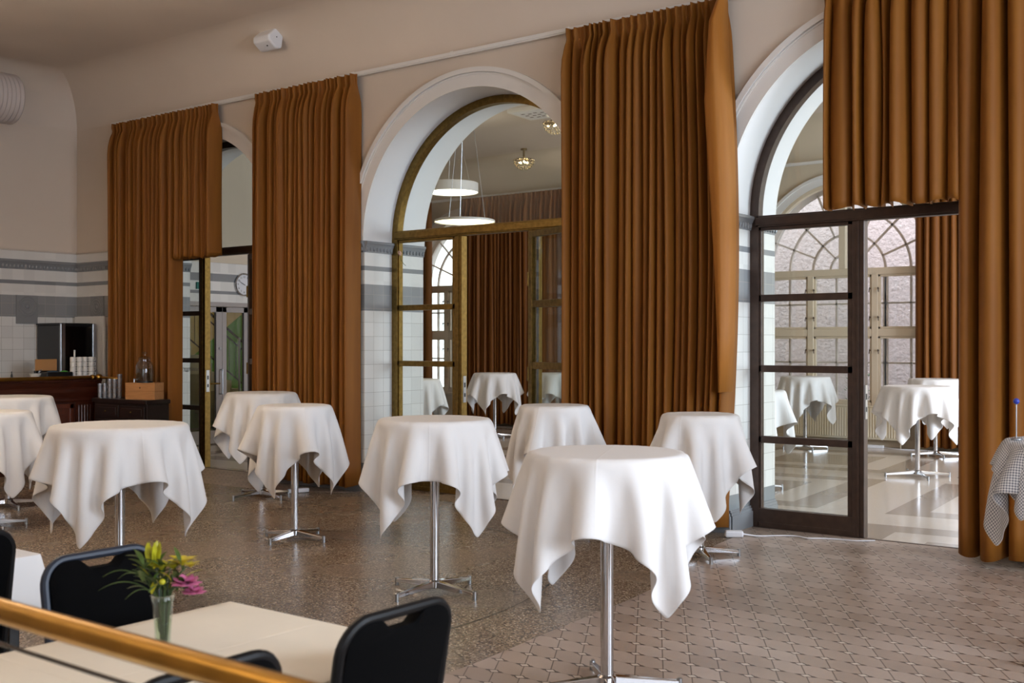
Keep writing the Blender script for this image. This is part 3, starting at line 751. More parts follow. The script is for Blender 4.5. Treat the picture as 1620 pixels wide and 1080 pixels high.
# the turned-over front edge of the wide curtain, lighter reverse outwards
v = []; m = M()
prof = [(0, -.03, .01), (.08, -.045, .01), (.25, -.07, .0), (.6, -.105, -.005), (.9, -.135, 0), (1.2, -.125, .005), (1.6, -.105, .005), (2.2, -.07, .0), (2.8, -.035, .0), (3.3, -.01, -.0)]
nn = 8
for d, xi, xe in prof:
    for i in range(nn):
        t = i/(nn-1); x = -4.20+xe+.02+.09*math.sin(PI*min(1, d/4.45*1.05))*(1-t*.35)+(xi-xe)*t
        v.append((x, YC-.045-.20*min(1, t*3.5)*min(1, .35+d/.4)-.02*math.sin(PI*min(t*1.1, 1)), 4.505-d))
m.add(v, [(j*nn+i, j*nn+i+1, (j+1)*nn+i+1, (j+1)*nn+i) for j in range(len(prof)-1) for i in range(nn-1)])
m.v = [(a-c3.location.x, b_-c3.location.y, c) for a, b_, c in m.v]
o = m.build('turned_edge', velvet('velvet_reverse', lin(152, 94, 32), lin(162, 104, 40)), c3, smooth=True, solid=.005); o['label'] = 'lighter turned-over edge of the curtain'
YB2 = YF-.22
curtain('curtain', 'rust curtain in the opening of the brass screen, hanging to the floor', -14.27, -11.0, YB2, 4.50, .05, 34, .13, 31, m_velvet2, 'rust curtains of the back room')
curtain('curtain', 'narrow rust curtain at the left side of the overexposed window', -15.9, -15.08, YB2, 4.50, .05, 7, .10, 33, m_velvet2, 'rust curtains of the back room')
curtain('curtain', 'rust curtain right of the radiator in the back room', -5.33, -3.2, YB2, 4.50, .05, 17, .14, 35, m_velvet2, 'rust curtains of the back room')
def rail(name, label, x0, x1, y, z, yw, n):
    t = thing(name, label, 'curtain rail', ((x0+x1)/2, y, z), group=None)
    L_ = (x1-x0)/2
    M().box(-L_, L_, -.022, .022, 0, .035).box(-L_, L_, -.016, .016, -.012, 0).build('track', m_white, t, bevel=.003)
    for i in range(n):
        x = -L_+.3+(2*L_-.6)*i/(n-1)
        M().box(x-.02, x+.02, -.01, yw-y, .03, .045).build('bracket', m_white, t)
    return t
rail('curtain_rail', 'long white curtain rail across the arcade wall', -13.2, 1.5, YC+.055, 4.505, D, 11)
rail('curtain_rail', 'white curtain rail above the far windows', -16.2, 1.5, YB2+.06, 4.505, YF, 9)

# ------------------------------------------------------------------ draped cloths (a small position-based solver)
def drape(R, side, ang, N=41, seed=0, steps=125, iters=8, H=0.0, off=(0, 0), stiff=.11, square=None):
    """square cloth falling over a round (or square) top at height 0; returns N*N points"""
    rng = np.random.RandomState(seed)
    l = side/(N-1)
    g = (np.arange(N)-(N-1)/2)*l
    X, Y = np.meshgrid(g, g)
    ca, sa = math.cos(ang), math.sin(ang)
    P = np.stack([X*ca-Y*sa+off[0], X*sa+Y*ca+off[1], np.zeros_like(X)], -1)
    def dist(P): 
        if square:
            qx = P[..., 0]*math.cos(square)+P[..., 1]*math.sin(square); qy = -P[..., 0]*math.sin(square)+P[..., 1]*math.cos(square)
            return np.maximum(np.abs(qx), np.abs(qy))
        return np.hypot(P[..., 0], P[..., 1])
    r = dist(P)
    fixed = r < R
    w_ = np.where(fixed, 0.0, 1.0)[..., None]
    P[..., 2] -= np.where(fixed, 0, (r-R)*.25)
    P[~fixed] += rng.normal(0, .004, P[~fixed].shape)
    # low-frequency push so that the folds are not symmetrical
    th = np.arctan2(P[..., 1], P[..., 0]); ph = rng.uniform(0, 6.28, 4)
    P[..., 2] += np.where(fixed, 0, .03*np.sin(4*th+ph[0])+.03*np.sin(7*th+ph[1])+.02*np.sin(3*th+ph[2]))
    V = np.zeros_like(P); dt = 1/60
    def con(a, b, rest, k):
        d = P[b]-P[a]; L_ = np.sqrt((d*d).sum(-1, keepdims=True))+1e-9
        wa, wb = w_[a], w_[b]; ws = wa+wb; ws[ws == 0] = 1
        c = d*((L_-rest)/L_/ws)*k
        P[a] += c*wa; P[b] -= c*wb
    s = slice
    def pairs(di, dj, step):
        out = []
        for o in range(2*step if di or dj else 1):
            pass
        return out
    B = []
    e = lambda a: slice(a, None)
    def addh(st, k):
        for o in range(2*st):
            ia = np.arange(N-st); ia = ia[(ia % (2*st) >= st*0) & ((ia//st) % 2 == o % 2)] if st > 1 else ia[ia % 2 == o]
            if st > 1 and o > 1: continue
            if len(ia) == 0: continue
            B.append(((slice(None), ia), (slice(None), ia+st), l*st, k)); B.append(((ia, slice(None)), (ia+st, slice(None)), l*st, k))
    addh(1, 1.0)
    for o in range(2):
        ia = np.arange(N-1); ia = ia[ia % 2 == o]
        B.append((np.ix_(ia, np.arange(N-1)), np.ix_(ia+1, np.arange(1, N)), l*math.sqrt(2), .35))
        B.append((np.ix_(ia, np.arange(1, N)), np.ix_(ia+1, np.arange(N-1)), l*math.sqrt(2), .35))
    addh(2, stiff)
    addh(4, stiff*.45)
    for it in range(steps):
        V[..., 2] -= 9.8*dt
        V *= .965
        V[fixed] = 0
        Q = P.copy(); P += V*dt*w_
        for _ in range(iters):
            for a, b, rest, k in B: con(a, b, rest, k)
            rr = dist(P); inside = (rr < R+.004) & ~fixed
            if square:
                pass
            sc = np.where(inside, (R+.004)/np.maximum(rr, 1e-6), 1.0)
            P[..., 0] *= np.where(fixed, 1, sc); P[..., 1] *= np.where(fixed, 1, sc)
            P[..., 2] = np.where(fixed, P[..., 2], np.minimum(P[..., 2], .004))
        V = (P-Q)/dt
    # soften the crease at the rim
    out = P.copy()
    return out
def cloth_obj(name, P, mat, loc, parent=None, thick=.003, sub=1):
    N = P.shape[0]
    v = [tuple(p) for p in P.reshape(-1, 3)]
    f = [(j*N+i, j*N+i+1, (j+1)*N+i+1, (j+1)*N+i) for j in range(N-1) for i in range(N-1)]
    me = bpy.data.meshes.new(name); me.from_pydata(v, [], f)
    uv = me.uv_layers.new(name='fold')
    vi = np.zeros(len(me.loops), int); me.loops.foreach_get('vertex_index', vi)
    co = np.stack([(vi % N)/(N-1), (vi//N)/(N-1)], -1).astype(float); uv.data.foreach_set('uv', co.ravel())
    me.polygons.foreach_set('use_smooth', [True]*len(me.polygons)); me.materials.append(mat); me.update()
    o = bpy.data.objects.new(name, me); C.objects.link(o); o.location = loc
    if parent: o.parent = parent
    if sub:
        b = o.modifiers.new('sub', 'SUBSURF'); b.levels = sub; b.render_levels = sub
    b = o.modifiers.new('solid', 'SOLIDIFY'); b.thickness = thick; b.offset = 1
    return o

# ------------------------------------------------------------------ high tables
def make_high_table(R, H, label, loc, rz, group):
    t = thing('high_table', label, 'table', (loc[0], loc[1], 0), rz, group)
    M().lathe([(R-.012, H-.03), (R, H-.022), (R, H-.008), (R-.01, H)], 40).build('tabletop', m_white, t, smooth='auto')
    M().lathe([(.03, .055), (.03, H-.06)], 20, cap=False).lathe([(.045, H-.06), (.12, H-.045), (.12, H-.03)], 20).build('pole', m_chrome, t, smooth='auto')
    M().lathe([(.038, .03), (.046, .036), (.046, .075), (.034, .085)], 20).build('hub', m_chrome, t, smooth='auto')
    L_ = max(.30, R*.95)
    for k in range(4):
        a = k*PI/2; q = Matrix.Rotation(a, 4, 'Z')
        m = M()
        v = [(.03, -.026, .035), (.03, .026, .035), (.03, .022, .078), (.03, -.022, .078), (L_, -.014, .022), (L_, .014, .022), (L_, .011, .045), (L_, -.011, .045)]
        m.add(v, [(0, 1, 2, 3), (7, 6, 5, 4), (0, 4, 5, 1), (1, 5, 6, 2), (2, 6, 7, 3), (3, 7, 4, 0)]); m.xform(q)
        lg = m.build('leg', m_chrome, t, bevel=.004)
        M().lathe([(.014, 0), (.014, .05), (.010, .054)], 12, c=(L_, 0, 0)).xform(q).build('foot', m_steel, lg, smooth='auto')
    return t
GT = 'white-clothed high tables'
def angw(x, y, phi):   # view-frame angle of a cloth corner -> world angle
    return R_(phi-45)+math.atan2(-x, y)
# label words, x, y, R, H, cloth side, corner angle in view, leg angle, seed
TABLES = [
    ('nearest the camera on the tiled floor', -2.74, 4.32, .36, 1.10, 1.365, 38, 12, 1),
    ('beside the flower vase in the left foreground', -6.07, 3.98, .40, 1.10, 1.42, 62, 40, 2),
    ('alone at the centre of the terrazzo', -4.73, 5.39, .36, 1.115, 1.40, 40, 47, 3),
    ('before the curtain left of the middle arch', -6.93, 6.16, .295, 1.095, 1.31, 60, 50, 4),
    ('farther back beside the left arch opening', -9.11, 7.64, .36, 1.09, 1.40, 58, 35, 5),
    ('behind the nearest table, before the wide curtain', -5.29, 7.53, .285, 1.09, 1.33, 20, 20, 6),
    ('beside the frame of the right arch', -3.93, 7.50, .285, 1.07, 1.34, 17, 15, 7),
    ('at the left edge, nearer of two', -9.45, 4.91, .34, 1.01, 1.38, 30, 20, 8),
    ('directly in front of the mahogany bar', -10.55, 5.68, .36, 1.08, 1.43, 20, 15, (2, 40)),
    ('half hidden by the brass arch reveal', -10.62, 11.66, .36, 1.10, 1.43, 20, 15, (3, 3)),
    ('standing in the open brass doorway', -11.74, 14.94, .36, 1.10, 1.40, 65, 25, (5, 7)),
    ('behind the folded brass door leaf', -10.90, 15.60, .36, 1.10, 1.40, 30, 25, (5, 95)),
    ('in the right arch doorway, front one', -4.21, 13.60, .40, 1.09, 1.46, 67, 18, (2, 5)),
    ('behind the doorway table, by rust curtain', -4.76, 16.20, .36, 1.10, 1.43, 20, 18, (1, 20)),
    ('before the radiator behind dark-framed panes', -6.70, 16.20, .36, 1.10, 1.43, 70, 18, (3, 30)),
    ('peeping from the right arch reveal', -5.29, 11.30, .36, 1.09, 1.40, 15, 18, (5, 50)),
]
_cache = {}
for where, x, y, R, H, side, phi, leg, seed in TABLES:
    t = make_high_table(R, H, 'chrome pedestal of the round high table %s' % where, (x, y), R_(leg)+math.atan2(-x, y), 'chrome pedestal high tables')
    if isinstance(seed, tuple):      # the farther cloths hang like one of the nearer ones, turned
        P0, a0 = _cache[seed[0]]; da = angw(x, y, phi)-a0+PI/2*(seed[1] % 4)
        P = P0.copy(); ca, sa = math.cos(da), math.sin(da)
        P[..., 0], P[..., 1] = P0[..., 0]*ca-P0[..., 1]*sa, P0[..., 0]*sa+P0[..., 1]*ca
    else:
        P = drape(R+.006, side, angw(x, y, phi), seed=seed, N=57 if seed < 4 else 43, iters=12 if seed < 4 else 8, steps=125)
        _cache[seed] = (P.copy(), angw(x, y, phi))
    P[..., 2] += H+.004
    c = cloth_obj('tablecloth', P, m_linen, (x, y, 0))
    tag(c, 'white tablecloth over the high table %s' % where, 'tablecloth', GT)

# ------------------------------------------------------------------ gingham table at the right edge
gx, gy = -1.10, 6.20
make_high_table(.36, 1.095, 'chrome pedestal of the gingham-covered table at the right edge', (gx, gy), R_(45)+math.atan2(-gx, gy), 'chrome pedestal high tables')
P = drape(.366, 1.20, angw(gx, gy, 8), seed=11, steps=130); P[..., 2] += 1.099
tag(cloth_obj('tablecloth', P, m_gingham, (gx, gy, 0)), 'grey and white gingham tablecloth at the right edge', 'tablecloth')
P = drape(.372, 1.00, angw(gx, gy, 50), seed=12, steps=130); P[..., 2] += 1.106
tag(cloth_obj('table_overlay', P, m_gingham, (gx, gy, 0)), 'smaller gingham overlay cloth lying on the gingham tablecloth', 'overlay cloth')
t = thing('table_pin', 'thin upright stand with a round blue knob on the gingham table', 'table stand', (gx-.285, gy-.12, 1.112))
M().lathe([(.03, 0), (.03, .006), (.003, .010), (.003, .19)], 12).build('stem', m_steel, t, smooth='auto')
M().ball((0, 0, .195), .016).build('knob', simple('blue_knob', lin(30, 50, 150), .3), t, smooth=True)

# ------------------------------------------------------------------ dining corner in the foreground
def rr_outline(x0, x1, y0, y1, r, n=6):
    pts = []
    for cx, cy, a0 in ((x1-r, y1-r, 0), (x0+r, y1-r, 90), (x0+r, y0+r, 180), (x1-r, y0+r, 270)):
        for i in range(n+1):
            a = R_(a0+90*i/n); pts.append((cx+r*math.cos(a), cy+r*math.sin(a)))
    return pts
def dining_table(label, cloth_label, x0, x1, y0, y1, H, drop, seed, mat):
    cx, cy = (x0+x1)/2, (y0+y1)/2; hx, hy_ = (x1-x0)/2, (y1-y0)/2
    t = thing('dining_table', label, 'table', (cx, cy, 0), group='foreground dining tables')
    M().box(-hx+.01, hx-.01, -hy_+.01, hy_-.01, H-.03, H-.005).build('tabletop', m_darkwood, t, bevel=.004)
    for sx in (-1, 1):
        for sy in (-1, 1):
            M().box(sx*(hx-.08)-.022, sx*(hx-.08)+.022, sy*(hy_-.08)-.022, sy*(hy_-.08)+.022, 0, H-.03).build('leg', m_black, t, bevel=.004)
    rng = random.Random(seed)
    base = rr_outline(-hx, hx, -hy_, hy_, .012, 5); pts = []
    for i in range(len(base)):
        a = Vector(base[i]); b_ = Vector(base[(i+1) % len(base)]); k = max(1, int((b_-a).length/.04))
        for j in range(k): pts.append(a.lerp(b_, j/k))
    n = len(pts); ph = [rng.uniform(0, 6.28) for _ in range(4)]
    rings = []
    def ring(out, z, wave):
        vs = []
        for i, p in enumerate(pts):
            q = pts[(i+1) % n]-pts[i-1]; nv = Vector((q.y, -q.x)).normalized(); s = i/n*2*PI
            corner = max(0, 1-min(abs(abs(p.x)-hx), 1)*4)*max(0, 1-min(abs(abs(p.y)-hy_), 1)*4)
            o_ = out+wave*(.012*math.sin(9*s+ph[0])+.010*math.sin(17*s+ph[1])+.035*corner)
            vs.append((p.x+nv.x*o_, p.y+nv.y*o_, z-.06*corner*wave))
        return vs
    lv = [(-.006, H+.006, 0), (.002, H+.003, 0), (.006, H-.01, 0), (.010, H-.06, .3), (.016, H-drop*.5, .8), (.022, H-drop, 1.3)]
    m = M(); v = []
    for a in lv: v += ring(*a)
    f = [tuple(range(n))]+[(k*n+i, k*n+(i+1) % n, (k+1)*n+(i+1) % n, (k+1)*n+i) for k in range(len(lv)-1) for i in range(n)]
    m.add(v, f)
    c = m.build('tablecloth', mat, None, smooth='auto', loc=(cx, cy, 0), solid=.002)
    for k in range(2):
        pass
    tag(c, cloth_label, 'tablecloth', None)
    cr = M().box(-hx+.02, hx-.02, -.004, .004, H+.006, H+.0075).box(-.004, .004, -hy_+.02, hy_-.02, H+.006, H+.0075)
    cr.build('ironed_crease', mat, c)
    return t
dining_table('dining table behind the brass rail carrying the flower vase', 'cream tablecloth on the dining table with the flower vase', -2.96, -2.07, .75, 2.354, .745, .21, 4, m_clothtan)
dining_table('dining table at the left edge behind the black chair', 'white tablecloth on the dining table at the left edge', -5.2, -4.24, .75, 2.42, .745, .22, 6, m_linen)

m_darkframe = simple('black_frame', lin(9, 9, 11), .45, spec=.25)
def make_chair(label, x, y, rz, frame=None):
    frame = frame or m_darkframe
    t = thing('banquet_chair', label, 'chair', (x, y, 0), rz, 'black banquet chairs')
    # local: the sitter faces +x, the back stands at x = 0
    def lean(z): return -.11*(z-.45)/.47
    def tub(path): return [(p[0]+lean(p[2]) if p[2] > .45 else p[0], p[1], p[2]) for p in path]
    W = .198; n = 7; r = .080
    path = [(.0, -W, .30), (.0, -W, .92-r)]
    for i in range(1, n+1):
        a = PI-PI/2*i/n; path.append((0, -W+r+r*math.cos(a), .92-r+r*math.sin(a)))
    for i in range(0, n+1):
        a = PI/2-PI/2*i/n; path.append((0, W-r+r*math.cos(a), .92-r+r*math.sin(a)))
    path.append((0, W, .30))
    M().tube(tub(path), (.0145), 10).build('back_frame', frame, t, smooth='auto')
    # upholstered panel with a dip below the hand grip
    out = [(-W+.010, .47)]
    N_ = 32
    for i in range(N_+1):
        yv = (-1+2*i/N_)*(W-.010); e = abs(yv)/W
        o_ = max(0, abs(yv)-(W-r)); zt = .92-r+math.sqrt(max(0, (r-.006)**2-o_*o_))
        if e < .44: q_ = min(1, (.44-e)/.26); zt -= .032*q_*q_*(3-2*q_)
        out.append((yv, zt))
    out.append((W-.010, .47))
    m = M(); vv = []
    cz = .68
    for dx, sc in ((-.022, .94), (-.016, 1), (.016, 1), (.030, .94), (.034, .80)):
        for yv, z in out: vv.append((dx+lean(cz+(z-cz)*sc), yv*sc, cz+(z-cz)*sc))
    k = len(out); m.add(vv, [tuple(range(k)), tuple(range(5*k-1, 4*k-1, -1))]+[(a*k+i, a*k+(i+1) % k, (a+1)*k+(i+1) % k, (a+1)*k+i) for a in range(4) for i in range(k)])
    m.build('back_pad', m_blackfab, t, smooth='auto')
    M().prism(rr_outline(.0, .44, -.215, .215, .07), .43, .485).build('seat', m_blackfab, t, bevel=.018, seg=3)
    for sy in (-1, 1):
        M().tube([(.41, sy*.19, .43), (.43, sy*.20, .0)], .012, 8).build('leg', frame, t, smooth='auto')
        M().tube([(.0, sy*.205, .43), (-.06, sy*.21, .0)], .012, 8).build('leg', frame, t, smooth='auto')
    return t
make_chair('black banquet chair with blue-grey frame facing us beyond the vase', -3.14, 2.055, 0, m_bluegrey)
make_chair('black banquet chair at the far left edge, its dark back towards us', -4.02, 1.93, PI)
make_chair('black banquet chair at the right end of the dining table', -2.05, 2.08, PI)
make_chair('black banquet chair peeping up behind the brass rail', -2.02, 1.46, PI)

# vase with flowers
vx, vy, vz = -2.66, 1.88, .7535
va = thing('flower_vase', 'small glass vase standing on the cream dining table', 'vase', (vx, vy, vz))
m_vglass = glass('vase_glass', (.90, .94, .92, 1))
M().lathe([(.021, 0), (.022, .004), (.0245, .06), (.029, .12), (.034, .145), (.032, .146), (.027, .12), (.0225, .06), (.019, .010), (0, .008)], 24, cap=False).build('body', m_vglass, va, smooth=True)
M().lathe([(0, .012), (.018, .012), (.021, .06), (.022, .075), (0, .075)], 20, cap=False).build('water', glass('vase_water', (.86, .90, .80, 1), 1.33), va, smooth=True)
bq = thing('bouquet', 'bouquet of yellow lilies and a pink rose in the glass vase', 'flowers', (vx, vy, vz+.012))
m_stem = simple('flower_stem', lin(52, 74, 30), .5); m_leaf = simple('flower_leaf', lin(70, 92, 34), .5, noise=.3, nscale=40)
m_lily = simple('yellow_green_lily', lin(176, 172, 30), .5, noise=.3, nscale=50); m_yel = simple('yellow_petal', lin(206, 186, 40), .5, noise=.2, nscale=50)
m_pink = simple('pink_petal', lin(204, 112, 152), .5, noise=.2, nscale=40)
# picture-plane directions seen from the dining corner: right = along the camera's right axis
rx, ry = math.cos(YAW+math.atan2(810-258, FPX)), math.sin(YAW+math.atan2(810-258, FPX))
def bp(r_, z, d=0): return Vector((rx*r_-ry*d, ry*r_+rx*d, z))
rng = random.Random(9)
heads = [(-.022, .27, .0), (.0, .245, .02), (.02, .24, -.02), (.045, .25, .015), (.06, .235, -.01), (.07, .19, -.02), (-.045, .215, .01), (.012, .21, -.035), (.03, .215, .04), (-.02, .225, -.03), (.085, .17, .0)]
for r_, z, d in heads:
    p0 = bp(r_*.12, .0, d*.1); p1 = bp(r_*.25, .13, d*.3); p2 = bp(r_, z-.03, d)
    pth = [p0.lerp(p1, i/4) for i in range(4)]+[p1*(1-t)**2+2*(1-t)*t*(p1+Vector((0, 0, .04)))+p2*t*t for t in [i/5 for i in range(6)]]
    M().tube(pth, .0022, 5).build('stem', m_stem, bq, smooth=True)
def leaf(p, dirv, up, L_, W_, mat, name, curl=.25):
    dirv = dirv.normalized(); sd = dirv.cross(up).normalized(); nn_ = sd.cross(dirv); n = 9; v = []
    for i in range(n):
        t = i/(n-1); w0 = W_*math.sin(PI*min(1, t*.92+.06))**.8; c = p+dirv*L_*t-nn_*curl*L_*t*t
        v += [c-sd*w0/2+nn_*w0*.18, c, c+sd*w0/2+nn_*w0*.18]
    f = []
    for i in range(n-1):
        a = 3*i; f += [(a, a+1, a+4, a+3), (a+1, a+2, a+5, a+4)]
    return M().add(v, f).build(name, mat, bq, smooth=True)
# tall lily bud, lily petals, rose, filler sprigs, drooping grass blades
for k in range(5):
    a = k*2*PI/5
    leaf(bp(-.025+.004*math.cos(a), .215, .004*math.sin(a)), Vector((.16*math.cos(a), .16*math.sin(a), 1)), Vector((-math.sin(a)+.01, math.cos(a), .1)), .068, .026, m_lily, 'lily_petal', -.12)
for c_, z_, s_, mt in ((.052, .235, .95, m_yel), (.028, .225, .8, m_lily), (-.004, .225, .85, m_lily), (.075, .225, .6, m_yel)):
    for k in range(6):
        a = k*PI/3+.3; el = .9
        leaf(bp(c_, z_-.02, rng.uniform(-.02, .01)), Vector((math.cos(a), math.sin(a), el)), Vector((0, 0, 1)), .050*s_, .024*s_, mt, 'lily_petal', .35)
for (c_, z_, s_) in ((.062, .178, 1.0), (.083, .152, .75)):
    ctr = bp(c_, z_, -.03)
    for ringn, (rr_, cnt, sz) in enumerate(((.006, 4, .022), (.012, 6, .028), (.017, 7, .030))):
        for k in range(cnt):
            a = k*2*PI/cnt+ringn*.5
            leaf(ctr+Vector((rr_*.4*math.cos(a), rr_*.4*math.sin(a), -.01)), Vector((math.cos(a)*(.25+.45*ringn), math.sin(a)*(.25+.45*ringn), 1-.25*ringn)), Vector((math.cos(a), math.sin(a), .3)), sz*s_*1.15, .032*s_, m_pink, 'rose_petal', -.45)
for k in range(64):
    r_ = rng.uniform(-.055, .06); z = rng.uniform(.135, .225); d = rng.uniform(-.035, .035); a = rng.uniform(0, 6.28)
    leaf(bp(r_, z, d), Vector((.7*math.cos(a)+r_*6*rx, .7*math.sin(a)+r_*6*ry, rng.uniform(.5, 1.2))), Vector((0, 0, 1)), rng.uniform(.035, .065), rng.uniform(.010, .019), rng.choice([m_leaf, m_leaf, m_stem, m_lily]), 'leaf', rng.uniform(.1, .6))
for k in range(14):
    r_ = rng.uniform(-.012, .012); z = rng.uniform(.02, .12)
    leaf(bp(r_, z, rng.uniform(-.008, .008)), Vector((rng.uniform(-.3, .3), rng.uniform(-.3, .3), 1)), Vector((1, 0, .1)), .035, .008, m_leaf, 'leaf', .1)
for r_, z, d in ((-.17, .175, 0), (-.12, .20, .02), (-.10, .15, -.02), (-.16, .21, .01)):
    p0 = bp(-.01, .12, 0); p1 = bp(r_*.5, z+.035, d); p2 = bp(r_, z-.02, d)
    M().tube([p0*(1-t)**2+p1*2*t*(1-t)+p2*t*t for t in [i/10 for i in range(11)]], [.0012]*8+[.001, .0007, .0003], 4).build('grass_blade', m_leaf, bq, smooth=True)
M().ball(tuple(bp(-.002, .178, -.045)), .009, .009, .008).build('bud', m_lily, bq, smooth=True)

# brass rail in front
t = thing('railing', 'brass handrail crossing the lower left corner', 'railing', (-1.5, 1.036, 0))
M().tube([(-2.6, 0, 1.118), (1.2, 0, 1.118)], .0222, 20).build('handrail', m_rail, t, smooth='auto')
M().tube([(-2.6, .0, 1.058), (1.2, .0, 1.058)], .004, 8).build('lower_rod', m_darkwood, t, smooth='auto')
for x in (-2.4, .55): M().tube([(x, 0, 0), (x, 0, 1.10)], .018, 14).build('post', m_rail, t, smooth='auto')

# ------------------------------------------------------------------ lamps
def drum_lamp(label, x, y, zb, r, h, col, st, up, group, ztop=ZC):
    t = thing('pendant_lamp', label, 'pendant lamp', (x, y, zb), group=group)
    M().lathe([(r-.012, .012), (r, 0), (r, h-.01), (r-.02, h), (r-.03, h-.004), (r-.03, h-.03)], 48, cap=False).build('shade', m_white, t, smooth='auto')
    M().lathe([(0, .010), (r-.013, .010), (r-.013, .016), (0, .016)], 48, cap=False).build('diffuser', emit('lamp_diffuser', col, st), t)
    if up: M().lathe([(0, h-.025), (r-.032, h-.025), (r-.032, h-.035), (0, h-.035)], 48, cap=False).build('uplight', emit('lamp_uplight', col, up), t)
    for k in range(3):
        a = k*2*PI/3+.4
        M().tube([(r*.7*math.cos(a), r*.7*math.sin(a), h-.01), (.03*math.cos(a), .03*math.sin(a), ztop-zb-.03)], .003, 5).build('cable', m_steel, t)
    M().lathe([(.07, ztop-zb-.035), (.07, ztop-zb)], 20).build('ceiling_rose', m_white, t, smooth='auto')
    return t
WARM = lin(255, 239, 216)
drum_lamp('white drum pendant lamp glowing in the fanlight of the middle arch', -11.09, 13.05, 3.93, .40, .155, lin(255, 244, 222), 7.0, 5.0, 'pendant lamps')
drum_lamp('glowing disc standing in for a reflected hall lamp just above the brass transom', -9.34, 11.24, 3.20, .40, .035, lin(255, 236, 180), 5.0, 0, 'pendant lamps')  # glowing disc stands in for a hall lamp mirrored in the glass
drum_lamp('drum pendant lamp of the front hall over the bar side', -8.5, 3.9, 3.9, .42, .16, WARM, 24.0, 110.0, 'pendant lamps of the front hall')
drum_lamp('drum pendant lamp of the front hall over the dining side', -5.6, -1.2, 3.9, .45, .16, WARM, 2.0, 60.0, 'pendant lamps of the front hall')
drum_lamp('drum pendant lamp of the front hall over the middle', -11.5, .7, 3.9, .42, .16, WARM, 26.0, 90.0, 'pendant lamps of the front hall')
drum_lamp('unseen drum pendant lamp added at the right end of the back room', -.6, 12.4, 3.93, .40, .155, lin(255, 238, 206), 7.0, 9.0, 'pendant lamps')  # out of view, added to raise the light in the back room
def crystal_lamp(label, x, y, z):
    t = thing('crystal_lamp', label, 'ceiling lamp', (x, y, z), group='crystal lamps in the middle arch')
    M().lathe([(.02, .06), (.02, ZC-z)], 10).lathe([(.06, ZC-z-.03), (.06, ZC-z)], 16).build('stem', m_brass, t, smooth='auto')
    M().lathe([(.0, .075), (.19, .07), (.20, .062), (.0, .06)], 32, cap=False).build('dish', m_brass, t, smooth='auto')
    bl = M(); gl = M(); rng = random.Random(int(x*100))
    for k in range(9):
        a = rng.uniform(0, 6.28); r = rng.uniform(.02, .12); bl.ball((r*math.cos(a), r*math.sin(a), .03-rng.uniform(0, .03)), .016, n=8, m=6)
    for k in range(5):
        rr, zz = .19*math.cos(k*.3), .05-.17*math.sin(k*.3)
        nb = max(6, int(2*PI*rr/.045))
        for j in range(nb):
            a = 2*PI*j/nb+k*.4; gl.ball((rr*math.cos(a), rr*math.sin(a), zz), .014, n=6, m=4)
    bl.build('bulbs', emit('crystal_bulb', lin(255, 226, 170), 14), t, smooth=True)
    gl.build('crystal_beads', simple('crystal', lin(214, 196, 160), .08, .7), t, smooth=True)
crystal_lamp('crystal ceiling lamp at the centre of the middle arch fanlight', -12.21, 16.40, 4.93)
crystal_lamp('crystal ceiling lamp beside the top of the wide curtain', -10.06, 14.34, 5.03)
t = thing('ceiling_vent', 'square white ceiling air outlet in the middle arch', 'air vent', (-10.03, 13.82, ZC), R_(4))
M().box(-.34, .34, -.34, .34, -.07, 0).build('housing', m_white, t, bevel=.01)
M().box(-.28, .28, -.28, .28, -.076, -.07).build('panel', m_plastic, t)
for k in range(4):
    for j in range(3):
        M().box(-.2+k*.11, -.14+k*.11, -.17+j*.13+.03*(k % 2), -.13+j*.13+.03*(k % 2), -.0775, -.075).build('slot', m_black, t)

# ------------------------------------------------------------------ ceiling speaker box and duct
t = thing('wall_speaker', 'white wedge-shaped speaker box fixed to the cove above the curtains', 'speaker', (-9.74, 8.33, 5.02), 0)
m = M().prism([(.05, .10), (-.05, .13), (-.17, .02), (-.17, -.04), (-.06, -.12), (.02, -.10)], -.14, .14, 'x')
m.build('housing', m_plastic, t, bevel=.022, seg=3)
M().tube([(0, .0, .02), (0, .13, .12)], .02, 10).build('bracket', m_plastic, t)
M().ball((.05, -.118, -.085), .008).build('sensor_eye', m_black, t, smooth=True)
M().ball((.141, -.06, .01), .007).build('status_light', m_black, t, smooth=True)
t = thing('ventilation_duct', 'white ribbed ventilation duct high on the left wall', 'duct', (-13.5, 7.33, 4.68))
prof = []
for k in range(58):
    z = -3.19+k*.055; prof += [(.303, z), (.314, z+.016), (.314, z+.036), (.303, z+.05)]
m = M().lathe(prof+[(.29, 0.0), (.25, .02), (0, .02)], 48, cap=False); m.xform(Matrix.Rotation(-PI/2, 4, 'X'))
m.build('duct_body', m_duct, t, smooth='auto')
for y in (-1.2, -2.6): M().tube([(0, y, .30), (0, y, ZC-4.68)], .01, 6).build('hanger', m_steel, t)

